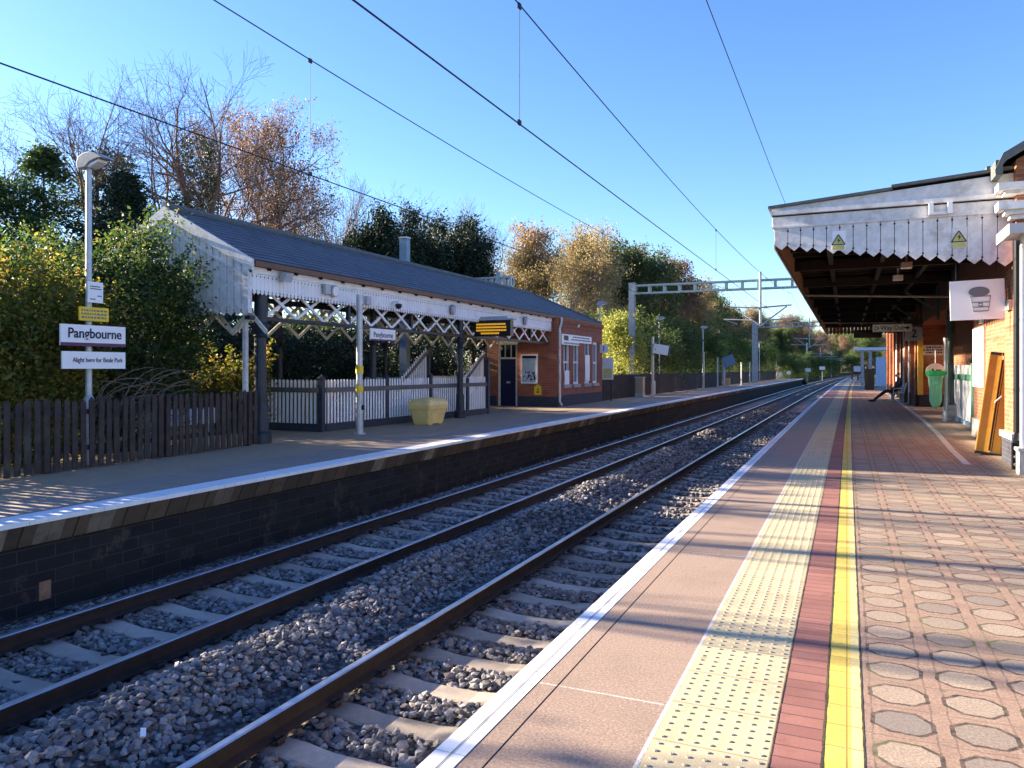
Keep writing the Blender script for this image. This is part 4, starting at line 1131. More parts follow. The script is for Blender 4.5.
def single_masts():
    first = None
    for y, x, lab in ((188,-11.2,'overhead mast with curved arm, first one beyond the gantries'),(235,-11.2,'overhead mast with curved arm, second one beyond the gantries'),(285,-11.2,'overhead mast farthest along at the bend of the tracks')):
        if first is None:
            t = thing('overhead_mast', lab, 'mast', (x+cv(y),y,-1.0))
            m = MB(); mast(m, 0, 0, -.3, 8.6, .34); m.build('mast', M['galv_dull'], t)
            m = MB(); cantilever(m, 0, 0, ZC+1.1, 1, 4.6); m.tube([(0,0,7.6),(1.2,0,8.0),(2.4,0,8.0)], .05, 8); m.build('cantilever', M['galv'], t)
            first = t
        else: dup(first, (x+cv(y),y,-1.0), label=lab)
single_masts()
def rear_gear():
    t = thing('overhead_mast', 'blue grey steel mast rising through behind the left canopy roof', 'mast', (-17.0,27.4,ZF)); W = t.location
    m = MB(); m.box(-17.17,-16.83,27.25,27.55,ZF,7.05); m.build('shaft', M['greyblue'], t, world=W)
    m = MB(); m.box(-17.2,-16.8,27.22,27.58,7.05,7.1); m.build('cap', M['galv'], t, world=W)
    m = MB(); m.tube([(-17.2,27.3,6.2),(-17.6,27.2,6.5),(-18.0,27.2,6.2),(-17.7,27.2,6.05),(-17.2,27.3,6.15)], .025, 6); m.build('cable_loop', M['wire'], t, world=W)
    t = thing('boom', 'short white ladder boom above the left roof, before the dark yew', 'gantry', (-18.5,38.3,ZF)); W = t.location
    m = MB(); ladder_beam(m, (-20.6,38.3,6.15),(-16.9,38.3,6.15),.48,10); m.build('beam', M['galv'], t, world=W)
    m = MB(); m.box(-17.75,-17.5,38.1,38.35,ZF,6.95); m.build('mast', M['galv'], t, world=W)
    m = MB(); m.tube([(-13.7,27.6,ZF),(-15.2,27.6,3.1)], .06, 8); tag(m.build('prop', M['greyblue']), 'slanting blue grey prop under the left canopy beside the stairs', 'prop')
rear_gear()

def wires():
    def run(lab, pts, r):
        m = MB(); m.tube(pts, r, 6); tag(m.build('overhead_wire', M['wire']), lab, 'wire')
    ys = [-30,-20,-10,-4]+list(np.arange(0,100,2.0))+list(np.arange(100,420,12.0))
    def mess(y, zmid, k):
        yy = (y-20)
        if y > 46.3: yy = ((y-46.3) % 50)-25; return zmid+k*yy*yy
        return zmid+k*yy*yy
    st = lambda y: .12*math.sin(y/50*math.pi)
    for x, zc, zm, lab in ((XW[0],4.06,5.08,'nearer track'),(XW[1],4.12,5.47,'further track')):
        run('lower contact wire hanging over the '+lab, [(x+cv(y)+st(y)*(y > 46),y,zc) for y in ys], .0075)
        run('upper carrier wire sagging above the '+lab, [(x+cv(y),y,mess(y,zm,.00115)) for y in ys], .0075)
        drops = (7.1,19.6,32,44,58,70,82,94) if x == XW[0] else (8.07,21,34,45,58,70,82,94)
        for i, y in enumerate(drops):
            m = MB(); zt = mess(y,zm,.00115); m.tube([(x+cv(y),y,zc),(x+cv(y),y,zt)], .0035, 5)
            m.box(x+cv(y)-.01,x+cv(y)+.01,y-.03,y+.03,zc-.01,zc+.04); m.box(x+cv(y)-.01,x+cv(y)+.01,y-.03,y+.03,zt-.04,zt+.015)
            o = m.build('dropper', M['wire'])
            tag(o, 'thin upright dropper linking the two wires over the '+lab, 'dropper', 'droppers over the '+lab)
    run('single wire crossing the sky toward the right canopy corner', [(-1.8+cv(y),y,6.68) for y in [-30,0,20,46]], .0075)
wires()
# ------------------------------------------------------------------ right canopy
def right_canopy():
    Y0, Y1, XO, XI = 14.75, 50.2, -1.206, 2.497
    W = Vector((1.0, 28, 0))
    root = thing('platform_canopy', 'flat dark canopy with peeling white toothed end boards, over the right platform', 'canopy', W)
    # end boards, longer toward the building
    m = MB(); toothed_boards(m, (XO,Y0),(XI-.004,Y0), 4.146, lambda t: 3.767-.52*t, .216, .03, (0,-1), tip=.085, gap=.011)
    m.build('valance', [M['white_old'], M['black']], root, world=W)
    m = MB()
    m.poly([(XO-.04,Y0-.035,4.18),(XI,Y0-.035,4.18),(XI,Y0-.035,4.354),(XO-.04,Y0-.035,4.354)], (0,.05,0))
    m.box(XO-.05,XI,Y0-.055,Y0+.02,4.142,4.178)
    m.box(XO-.07,XI,Y0-.10,Y0+.0,4.382,4.455)
    m.poly([(XO-.06,Y0-.05,4.457),(XI,Y0-.05,4.457),(XI,Y0-.05,4.785),(XO-.06,Y0-.05,4.507)], (0,.05,0))
    m.build('fascia', M['white_old'], root, world=W)
    m = MB(); m.box(XO-.05,XI,Y0-.03,Y0+.01,4.356,4.381); m.build('shadow_gap', M['black'], root, world=W)
    # long outer valance: painted outside, bare brown boards inside
    m = MB(); toothed_boards(m, (XO,Y0),(XO,Y1), 4.34, 3.767, .2, .028, (1,0), tip=.085, dots=False, gap=.006); m.build('valance_back', M['brown_board'], root, world=W)
    m = MB(); toothed_boards(m, (XO-.003,Y0),(XO-.003,Y1), 4.34, 3.767, .2, .02, (-1,0), tip=.085, dots=False, gap=.006); m.box(XO-.06,XO-.025,Y0,Y1,4.18,4.44); m.build('valance', M['white_old'], root, world=W)
    m = MB(); toothed_boards(m, (XO,Y1),(2.6,Y1), 4.25, 3.66, .2, .03, (0,1), tip=.085, dots=False); m.build('valance', M['brown_board'], root, world=W)
    # lead roof in two steps
    m = MB()
    for xa, xb, dz in ((XO-.12,.72,0),(.70,2.49,.04)):
        za = 4.515+(xa-XO)*.078+dz; zb = 4.515+(xb-XO)*.078+dz
        m.poly([(xa,Y0-.10,za),(xb,Y0-.10,zb),(xb,Y0-.10,zb+.05),(xa,Y0-.10,za+.05)], (0,Y1-Y0+.2,0))
    m.build('roof', M['lead'], root, world=W)
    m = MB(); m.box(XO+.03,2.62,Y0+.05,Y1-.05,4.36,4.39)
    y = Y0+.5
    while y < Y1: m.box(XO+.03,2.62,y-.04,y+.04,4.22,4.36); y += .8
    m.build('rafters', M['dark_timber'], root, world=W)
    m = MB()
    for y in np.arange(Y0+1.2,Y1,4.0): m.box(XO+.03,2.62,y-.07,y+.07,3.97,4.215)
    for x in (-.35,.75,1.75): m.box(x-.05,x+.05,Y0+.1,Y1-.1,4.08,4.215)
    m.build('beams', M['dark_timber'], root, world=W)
    m = MB(); m.tube([(XO+.05,24.5,3.78),(2.62,24.5,3.60)], .03, 8); rp = simple('rod_paint', (.3,.25,.2), .6); m.build('tie_rod', rp, root, world=W)
    m = MB(); m.tube([(XO+.05,41,3.86),(2.62,41,3.8)], .03, 8); m.build('tie_rod', rp, root, world=W)
    # wall brackets
    for y in (27.0,33.0,39.0,44.6):
        m = MB(); m.bar((2.6,y,3.35),(1.7,y,4.0),.06,.07); m.box(2.55,2.64,y-.06,y+.06,3.1,4.1); m.build('wall_bracket', M['green_dark'], root, world=W)
    for i, (x, y) in enumerate(((1.2,18.9),(1.17,21.4))):
        m = MB(); m.obox((x,y,3.86),(.22,.3,.12)); m.bar((x,y,3.92),(x,y,4.1),.04,.04); o = m.build('light_fitting', M['grey_box'])
        tag(o, ('nearer','farther')[i]+' small pale light fitting on the dark underside of the right canopy', 'light')
    for x, lab in ((-.13,'yellow triangle electric warning plate on the left part of the toothed canopy end'),(1.73,'yellow triangle warning plate with white patch near the right of the canopy end')):
        t = thing('warning_sign', lab, 'sign', (x,Y0-.035,3.9)); s = .11
        zb = 3.83 if x < 1 else 3.76
        m = MB(); m.poly([(x-s,Y0-.032,zb-.15),(x+s*1.0,Y0-.032,zb-.15),(x+s*1.0,Y0-.032,zb+.20),(x-s,Y0-.032,zb+.20)], (0,-.006,0)); m.build('plate', M['white_clean'] if x < 1 else M['white_old'], t, world=t.location)
        m = MB(); m.box(x-.11,x+.09,Y0-.043,Y0-.039,zb-.14,zb-.07); m.build('caption', M['faded_yellow'], t, world=t.location)
        m = MB(); m.poly([(x-.12,Y0-.039,zb-.05),(x+.10,Y0-.039,zb-.05),(x-.01,Y0-.039,zb+.13)], (0,-.004,0)); m.build('triangle', M['faded_yellow'], t, world=t.location)
        m = MB()
        for a, b in (((-.12,-.05),(.10,-.05)),((.10,-.05),(-.01,.13)),((-.01,.13),(-.12,-.05))): m.bar((x+a[0],Y0-.044,zb+a[1]),(x+b[0],Y0-.044,zb+b[1]),.006,.016)
        m.poly([(x+.01,Y0-.043,zb+.08),(x-.035,Y0-.043,zb+.02),(x-.005,Y0-.043,zb+.02),(x-.025,Y0-.043,zb-.035),(x+.025,Y0-.043,zb+.035),(x-.003,Y0-.043,zb+.035)], (0,-.004,0)); m.build('bolt', M['black'], t, world=t.location)
    # brackets on the end fascia
    m = MB()
    for x in (1.30,1.58): m.box(x-.035,x+.035,Y0-.17,Y0-.06,4.18,4.37)
    m.box(1.335,1.545,Y0-.10,Y0-.06,4.18,4.23)
    tag(m.build('pipe_bracket', M['white_clean']), 'white bracket pair on the canopy end fascia above the right warning plate', 'bracket')
right_canopy()

# ------------------------------------------------------------------ right building
def right_building():
    W = Vector((5.5, 34, 0))
    root = thing('station_building', 'orange brick station building under the right canopy with white cornice at its corner', 'building', W)
    m = MB()
    m.box(2.50,3.2,14.5,15.5,0,4.95); m.box(2.75,3.2,15.5,20.9,0,4.95)          # near block
    m.box(3.2,9,14.5,14.8,0,4.95)
    m.box(4.0,4.3,20.9,36.0,0,4.95); m.box(3.2,4.0,20.6,20.9,0,4.95); m.box(2.75,4.3,20.9,36.0,3.4,4.95)
    m.box(2.78,4.0,36.0,36.3,0,4.95)                                           # cross wall of the recess
    m.box(2.65,3.0,36.3,62,0,4.95); m.box(3.0,9,61.7,62,0,4.95); m.box(8.7,9,14.8,61.7,0,4.95)
    for y in (37.2,40.6,43.6,46.6,50,54,58): m.box(2.50,2.65,y-.25,y+.25,0,4.4)
    wall = m.build('wall', M['brick_orange'], root, world=W)
    m = MB(); m.box(2.46,2.50,14.46,15.5,0,.42); m.box(2.5,9,14.46,14.5,0,.42); m.box(2.80,4.0,35.97,36.0,0,.5); m.box(2.62,2.65,36.0,62,0,.5)
    for y in (37.2,40.6,43.6,46.6,50,54,58): m.box(2.47,2.50,y-.27,y+.27,0,.55)
    m.build('plinth', M['brick_blue'], wall, world=W)
    m = MB(); m.box(2.42,2.50,14.42,15.5,.42,.52); m.box(2.5,9,14.42,14.5,.42,.52); m.box(2.71,2.75,15.5,20.9,.0,.42); m.box(2.44,2.5,14.8,15.2,2.55,2.72); m.build('stone_band', M['conc'], wall, world=W)
    # white stepped cornice round the corner
    m = MB()
    for z0, z1, p in ((3.98,4.05,.10),(4.05,4.12,.18),(4.12,4.25,.28),(4.38,4.44,.18),(4.44,4.55,.28)):
        m.box(2.5-p,2.5,14.5-p*.8,14.64,z0,z1); m.box(2.5,9,14.5-p*.8,14.5,z0,z1)
    m.build('cornice', M['white_old'], wall, world=W)
    # slate roof with a verge toward the camera
    m = MB(); slope_courses(m, 14.1, 62.2, 2.25, 4.93, 5.75, 7.0, 18); slope_courses(m, 14.1, 62.2, 9.25, 4.93, 5.75, 7.0, 18); m.build('roof', M['slate'], root, world=W)
    m = MB(); m.poly([(2.14,14.05,4.66),(2.14,14.05,4.72),(2.25,14.05,4.97),(5.75,14.05,7.03),(9.25,14.05,4.97),(9.4,14.05,4.68),(9.4,14.05,4.6),(9.2,14.05,4.86),(5.75,14.05,6.86),(2.30,14.05,4.86)], (0,.06,0)); m.box(2.17,2.27,14.2,14.70,4.66,4.90); m.box(2.12,2.26,14.7,62.2,4.84,4.93); m.build('verge', M['lead'], root, world=W)
    m = MB(); m.poly([(2.5,14.5,4.95),(9,14.5,4.95),(5.75,14.5,6.75)], (0,.3,0)); m.build('gable', M['brick_orange'], root, world=W)
    m = MB(); m.tube([(2.49,14.43,.55),(2.49,14.43,3.9)], .045, 10); m.build('drainpipe_or_shade_strip', M['black'], root, world=W)  # black tube added in place of the shadowed strip at the corner
    # pale pipes and door frames along the far wall
    for y, r in ((38.2,.05),(41.6,.06),(47.5,.06)):
        m = MB(); m.tube([(2.55,y,.05),(2.55,y,3.9)], r, 10); m.build('drainpipe_or_shade_strip', M['white_old'], root, world=W)
    for y in (39.3,42.5,45.2):
        m = MB(); m.box(2.60,2.645,y-.55,y+.55,.02,2.9); d = m.build('door', M['cream'], root, world=W)
        m = MB(); m.box(2.57,2.60,y-.4,y+.4,1.9,2.7); m.build('pane', M['glass'], d, world=W)
    m = MB(); m.box(2.70,2.90,35.80,35.965,.5,2.9); m.build('sunlit_corner', simple('painted_sunlight_yellow', (.75,.5,.08), .5, var=.1), root, world=W)  # yellow colour stands in for sunlight on the brick corner
right_building()

def right_awning():
    t = thing('porch_frame', 'grey flat porch edge on a pale post at the right frame edge', 'porch', (3.0,13.2,0)); W = t.location
    m = MB(); m.box(2.17,4.5,12.9,13.9,3.56,3.64); m.box(2.13,2.17,12.86,13.9,3.50,3.66); m.box(2.17,4.5,12.86,12.9,3.52,3.66); m.build('roof_edge', M['grey_box'], t, world=W)
    m = MB(); m.box(2.37,2.50,13.35,13.48,.35,3.56); m.build('post', M['white_paint'], t, world=W)
    m = MB(); m.box(2.33,2.56,13.30,13.54,0,.35); m.box(2.31,2.58,13.28,13.56,.35,.40); m.build('post_base', M['conc'], t, world=W)
    t = thing('bolted_strut', 'dark bolted steel strut on the platform beside the brick corner', 'strut', (2.33,14.5,0)); W = t.location
    m = MB(); m.box(2.36,2.44,14.0,14.09,0,.42); m.bar((2.40,14.05,.40),(2.45,14.20,.55),.05,.05); m.build('bar', M['black'], t, world=W)
    for z in (.08,.20,.33):
        m = MB(); m.disc((2.40,13.99,z),.022,(0,1,0),.02,8); m.build('bolt', M['galv'], t, world=W)
right_awning()

def coffee_sign():
    t = thing('coffee_sign', 'white hanging board with a grey coffee cup drawing beside the brick corner', 'sign', (2.02,15.0,2.75), R(0)); 
    m = MB(); m.box(-.40,.40,-.02,.02,-.34,.33); m.build('board', M['white_clean'], t)
    m = MB(); pts = [(.03+.155*math.cos(a), -.024, .13+.085*math.sin(a)) for a in np.linspace(0, 2*math.pi, 22)[:-1]]; m.poly(pts, (0,-.006,0)); m.build('cup_lid', M['grey_ink'], t)
    m = MB()
    for a, b in (((-.10,.06),(-.06,-.20)),((.20,.06),(.16,-.20)),((-.06,-.20),(.16,-.20)),((-.10,.05),(.20,.05)),((-.075,-.05),(.175,-.05)),((-.07,-.13),(.17,-.13)),((.02,-.07),(.02,-.11)),((.02,-.11),(.08,-.11)),((.08,-.11),(.08,-.07)),((.02,-.07),(.08,-.07))):
        m.bar((a[0],-.026,a[1]),(b[0],-.026,b[1]),.006,.014)
    m.build('cup_outline', M['grey_ink'], t)
    m = MB(); m.tube([(-.3,0,.35),(-.3,0,.95)], .012, 6); m.tube([(.3,0,.35),(.3,0,.95)], .012, 6); m.build('hanger', M['black'], t)
    t.rotation_euler = (0, R(-1.5), 0)
coffee_sign()

def ramp():
    t = thing('folded_ramp', 'folded yellow boarding ramp leaning against the brick wall on the right', 'ramp', (2.36,16.2,0))
    t.rotation_euler = (R(-3), R(7.5), R(-6))
    L = 1.86
    for s, off in ((-1,0),(1,.03)):
        m = MB(); x0 = -.20 if s < 0 else .03; x1 = -.03 if s < 0 else .19
        m.box(x0,x1,-.05+off,.05+off,.05,L-off); m.box(x0-.015,x0,-.065+off,.065+off,.05,L-off); m.box(x1,x1+.015,-.065+off,.065+off,.05,L-off)
        m.build('leaf', M['ramp_yellow'], t)
    m = MB(); m.box(-.045,.045,-.02,.06,.08,L-.1); m.build('hinge', M['black'], t)
    m = MB(); m.box(-.22,.21,-.07,.09,0,.05); m.box(-.2,.2,-.06,.09,L-.03,L+.02); m.build('end_caps', M['black'], t)
    m = MB(); m.tube([(-.02,-.05,.95),(-.02,-.09,.98),(.06,-.09,1.08),(.06,-.05,1.10)], .014, 6); m.build('handle', M['galv'], t)
ramp()

def recess_things():
    # white gate panels with green rail
    t = thing('gate', 'white sheeted gate with green rail between the dark column and noticeboard', 'gate', (3.1,24.4,0)); W = t.location
    m = MB(); m.box(3.08,3.11,20.95,22.9,.12,1.68); m.box(3.08,3.11,23.02,27.6,.12,1.68); m.build('sheet', M['white_clean'], t, world=W)
    m = MB(); m.box(3.03,3.079,20.95,27.6,1.26,1.42); m.build('rail', M['green_rail'], t, world=W)
    m = MB(); m.box(3.03,3.14,20.95,27.6,.0,.115); m.build('kick_board', M['greyblue'], t, world=W)
    m = MB(); m.cyl((3.0,22.96),.055,0,1.72,10); m.build('post', M['green_rail'], t, world=W)
    m = MB(); m.lathe((3.0,22.96,1.72), [(.05,0),(.09,.05),(.10,.11),(.07,.17),(.001,.2)], 12); m.build('post_ball', M['black'], t, world=W)
    # dark green column
    t = thing('canopy_column', 'dark green iron column with pale base under the right canopy', 'column', (2.93,27.0,0)); W = Vector(t.location)
    m = MB(); m.lathe((0,0,0), [(.17,.45),(.12,.5),(.10,.7),(.09,2.6),(.13,2.7),(.11,2.85),(.11,3.7)], 14); m.build('shaft', M['green_dark'], t)
    m = MB(); m.box(-.2,.2,-.2,.2,0,.40); m.box(-.17,.17,-.17,.17,.4,.46); m.build('base', M['conc'], t)
    # slim post with the bag hoop
    t = thing('post', 'slim pale post left of the dark green column', 'post', (2.70,26.0,0)); W = t.location
    m = MB(); m.cyl((0,0),.05,0,2.45,10); m.cyl((0,0),.09,0,.08,10); m.cyl((0,0),.07,2.4,2.5,10); m.build('shaft', M['galv'], t)
    t = thing('bag_bin', 'green hoop bin with a hanging clear green bag under the right canopy', 'bin', (2.42,25.9,1.5)); W = t.location
    m = MB(); n = 24
    for k in range(n):
        a, b = 2*math.pi*k/n, 2*math.pi*(k+1)/n
        m.bar((.235*math.cos(a),.235*math.sin(a),-.05),(.235*math.cos(b),.235*math.sin(b),-.05),.035,.15)
    m.box(.2,.3,-.04,.04,-.1,.0); m.build('hoop', M['green_ring'], t)
    rng = random.Random(6); n = 28; rings = [(.21,-.06),(.18,-.2),(.165,-.38),(.155,-.55),(.16,-.72),(.155,-.88),(.11,-1.02),(.04,-1.10)]; m = MB()
    for i, (r, z) in enumerate(rings):
        for k in range(n):
            a = 2*math.pi*k/n; rr = r*(1+(.13 if 0 < i < 7 else 0)*math.sin(a*7+i*.45)+rng.uniform(-.05,.05)); m.v.append((rr*math.cos(a), rr*math.sin(a), z+rng.uniform(-.01,.01)))
    for i in range(len(rings)-1):
        for k in range(n): m.f.append([i*n+k,(i+1)*n+k,(i+1)*n+(k+1) % n,i*n+(k+1) % n]); m.m.append(0)
    m.build('bag', M['bag'], t, smooth=True)
    t = thing('round_sign', 'round white sign on a thin rod in front of the cross wall', 'sign', (3.33,35.6,1.45))
    m = MB(); m.disc((0,0,0),.36,(0,1,0),.03,24); m.build('plate', M['white_clean'], t)
    m = MB(); m.poly([(-.18,-.018,.02),(-.10,-.018,.16),(-.02,-.018,.02)], (0,-.004,0)); m.box(-.12,-.08,-.022,-.016,-.12,.03); m.box(.02,.2,-.022,-.016,.05,.10); m.box(.02,.16,-.022,-.016,-.03,.0); m.build('print', M['navy_ink'], t)
    m = MB(); m.cyl((0,.03),.02,-1.45,1.1,8); m.build('rod', M['galv'], t)
    t = thing('direction_sign', 'white arrow sign high on the brick cross wall', 'sign', (3.2,35.95,2.36))
    m = MB(); m.box(-.45,.45,-.02,.015,-.21,.21); m.build('board', M['white_clean'], t)
    m = MB(); m.poly([(-.40,-.021,.0),(-.30,-.021,.11),(-.30,-.021,.04),(-.24,-.021,.04),(-.24,-.021,-.04),(-.30,-.021,-.04),(-.30,-.021,-.11)], (0,-.004,0)); rg = random.Random(8)
    for z in (.11,.0,-.11):
        x = -.18
        while x < .36: w = rg.uniform(.04,.1); m.box(x,x+w,-.026,-.021,z-.028,z+.028); x += w+.03
    m.build('print', M['navy_ink'], t)
    t = thing('wall_sign', 'grey and black sign on the dark wall above the white gate', 'sign', (3.95,26,2.1))
    m = MB(); m.box(-.0,.04,-1.5,1.5,-.22,.32); m.build('board', M['grey_box'], t); m = MB(); m.box(-.005,-.001,-1.35,1.35,.08,.26); m.build('panel', M['black'], t)
    t = thing('noticeboard', 'tall white noticeboard on the brick wall beside the folded ramp', 'board', (2.72,19.8,1.85)); W = t.location
    m = MB(); m.box(2.70,2.748,19.2,20.7,1.16,2.5); m.build('frame', M['white_clean'], t, world=W)
    m = MB()
    for k in range(3): m.box(2.694,2.699,19.28+k*.47,19.68+k*.47,1.28,2.40)
    m.build('sheets', M['cream'], t, world=W)
    m = MB(); m.box(2.69,2.745,19.4,19.8,2.58,2.85); o = m.build('small_sign', M['white_clean']); tag(o, 'small white sign just above the tall noticeboard', 'sign')
recess_things()

def hanging_signs():
    t = thing('way_out_sign', 'cream Way Out sign with arrow hanging from the right canopy', 'sign', (1.46,30,3.02))
    m = MB(); m.box(-.62,.62,-.03,.03,-.13,.13); m.build('board', M['cream'], t)
    lettering('Way Out', .215, M['black'], t, (.0,-.033,.0), FACE_NY, sx=.9, bold=.002)
    m = MB(); m.poly([(.56,-.031,0),(.46,-.031,.08),(.46,-.031,.025),(.37,-.031,.025),(.37,-.031,-.025),(.46,-.031,-.025),(.46,-.031,-.08)], (0,-.004,0)); m.build('arrow', M['black'], t); m = MB()
    m.box(-.56,-.54,-.035,-.031,-.08,.08); m.bar((-.52,-.033,-.07),(-.42,-.033,.0),.004,.025); m.bar((-.52,-.033,.07),(-.42,-.033,.0),.004,.025); m.build('rail_symbol', M['black'], t)
    m = MB(); m.tube([(-.5,0,.13),(-.5,0,.8)], .012, 6); m.tube([(.5,0,.13),(.5,0,.8)], .012, 6); m.build('hanger', M['black'], t)
    t = thing('platform_number_sign', 'pale grey platform 2 sign hanging right of the Way Out sign', 'sign', (2.28,32,2.88))
    m = MB(); m.box(-.28,.28,-.03,.03,-.25,.25); m.build('board', M['grey_box'], t); lettering('2', .42, M['black'], t, (.0,-.033,.0), FACE_NY, bold=.006)
    m = MB(); m.tube([(-.2,0,.25),(-.2,0,.35)], .012, 6); m.box(-.32,.30,-.03,.03,.33,.55); m.tube([(-.2,0,.55),(-.2,0,.9)], .012, 6); m.build('header', M['black'], t)
    t = thing('departure_display', 'dark back of a hanging display farther under the right canopy', 'display', (.85,37,3.12))
    m = MB(); m.box(-.58,.55,-.12,.12,-.17,.17); m.build('housing', M['dark_timber'], t); m = MB(); m.box(-.03,.03,-.03,.03,.17,.6); m.build('hanger', M['black'], t)
hanging_signs()

# ------------------------------------------------------------------ bench and the seated person
def bench():
    t = thing('bench', 'silver metal platform bench under the right canopy', 'bench', (2.2,40.6,0))
    m = MB()
    for k in range(6): m.tube([(-.23+k*.085,-1.2,.45),(-.23+k*.085,1.2,.45)], .018, 6)
    m.build('seat', M['galv'], t)
    m = MB()
    for k in range(5): m.tube([(.24+k*.02,-1.2,.55+k*.085),(.24+k*.02,1.2,.55+k*.085)], .016, 6)
    m.build('backrest', M['galv'], t)
    for y in (-1.0,0,1.0):
        m = MB(); m.tube([(-.2,y,0),(-.2,y,.43)], .025, 8); m.tube([(.2,y,0),(.2,y,.43),(.33,y,.93)], .025, 8); m.tube([(-.24,y,.43),(.24,y,.43)], .025, 8); m.build('leg', M['galv'], t)
    for y in (-1.15,1.15):
        m = MB(); m.tube([(-.22,y,.45),(-.22,y,.66),(.24,y,.68)], .02, 8); m.build('armrest', M['galv'], t)
bench()
def skin(name, verts, edges, rad, mat, parent, sub=2):
    me = bpy.data.meshes.new(name); me.from_pydata(verts, edges, []); me.materials.append(mat)
    o = bpy.data.objects.new(name, me); COL.objects.link(o); o.parent = parent
    s = o.modifiers.new('skin', 'SKIN'); s.use_smooth_shade = True
    for i, r in enumerate(rad):
        me.skin_vertices[0].data[i].radius = (r, r) if not hasattr(r, '__len__') else r
        me.skin_vertices[0].data[i].use_root = (i == 0)
    b = o.modifiers.new('sub', 'SUBSURF'); b.levels = sub; b.render_levels = sub
    return o
def person():
    t = thing('person', 'seated person in dark clothes with legs stretched out on the platform bench', 'person', (2.12,40.1,.02))
    skinm = simple('skin', (.42,.24,.17), .55, var=.08, bump=0); jacket = simple('navy_jacket', (.022,.028,.05), .8, var=.3, scale=12, bump=.3)
    trous = simple('black_trousers', (.012,.012,.016), .8, var=.3, scale=14); hairm = simple('dark_hair', (.035,.022,.015), .6, var=.3, scale=30)
    # one continuous body, leaning back on the bench, facing -X
    V = [(0,0,.50),(.05,0,.68),(.11,0,.88),(.14,0,1.02),(.12,0,1.10),(.09,0,1.17),(.07,0,1.26),(.06,0,1.33)]
    E = [(0,1),(1,2),(2,3),(3,4),(4,5),(5,6),(6,7)]; Rr = [.15,.15,.165,.15,.065,.06,.105,.085]
    for s in (-1, 1):
        b = len(V)
        kx = -.44 if s < 0 else -.46
        V += [(-.06,s*.10,.50),(kx,s*.11,.50),(-.72,s*.09+.02,.27),(-.95,s*.08+.03,.07),(-1.10,s*.10+.03,.055)]
        Rr += [.095,.070,.056,.042,.038]; E += [(0,b),(b,b+1),(b+1,b+2),(b+2,b+3),(b+3,b+4)]
        c = len(V)
        V += [(.13,s*.19,1.0),(.06,s*.27,.80),(-.06,s*.22,.64),(-.20,s*.06,.66)]
        Rr += [.072,.052,.043,.034]; E += [(3,c),(c,c+1),(c+1,c+2),(c+2,c+3)]
    body = skin('body', V, E, Rr, jacket, t)
    body.data.materials.append(trous); body.data.materials.append(skinm)
    # clothing and hair follow the body as shells of their own
    V2 = []; E2 = []; R2 = []
    V2 = [(.0,0,.50)]; R2 = [.155]
    for s in (-1, 1):
        b = len(V2); kx = -.44 if s < 0 else -.46
        V2 += [(-.06,s*.10,.50),(kx,s*.11,.505),(-.72,s*.09+.02,.275),(-.92,s*.08+.03,.10)]; R2 += [.105,.080,.068,.060]; E2 += [(0,b),(b,b+1),(b+1,b+2),(b+2,b+3)]
    skin('trousers', V2, E2, R2, trous, t)
    head = skin('face', [(.085,0,1.13),(.06,0,1.24),(.045,0,1.32)], [(0,1),(1,2)], [.062,.108,.088], skinm, t)
    m = MB(); m.tube([(-.035,0,1.26),(-.075,0,1.235),(-.045,0,1.225)], [.012,.016,.012], 6); m.tube([(-.043,-.03,1.195),(-.052,0,1.193),(-.043,.03,1.195)], .008, 6)
    for s in (-1, 1): m.disc((-.045,s*.038,1.272), .012, (1,0,0), .012, 8); m.tube([(.06,s*.10,1.22),(.065,s*.118,1.26),(.075,s*.105,1.29)], .016, 6)
    m.build('features', skinm, head)
    skin('hair', [(.10,0,1.24),(.095,0,1.32),(.035,0,1.37)], [(0,1),(1,2)], [.085,.095,.075], hairm, t)
    for s in (-1, 1):
        m = MB(); x = -.20; y = s*.06
        m.obox((x-.03,y-s*.02,.66),(.09,.05,.085),(0,0,s*.3))
        for k in range(4): m.tube([(x-.06,y-s*.02,.69-.02*k),(x-.10,y-s*.045,.685-.02*k),(x-.105,y-s*.075,.68-.02*k)], [.011,.010,.008], 6)
        m.tube([(x,y,.70),(x-.03,y-s*.02,.735),(x-.06,y-s*.04,.74)], [.013,.012,.009], 6)
        m.build('hand', skinm, t)
        m = MB(); yy = s*.08+.03; m.tube([(-.88,yy,.045),(-.95,yy,.055),(-1.05,yy,.05),(-1.15,yy+s*.01,.042),(-1.19,yy+s*.015,.035)], [.04,.055,.05,.042,.02], 10); m.build('shoe', M['black'], t, smooth=True)
person()

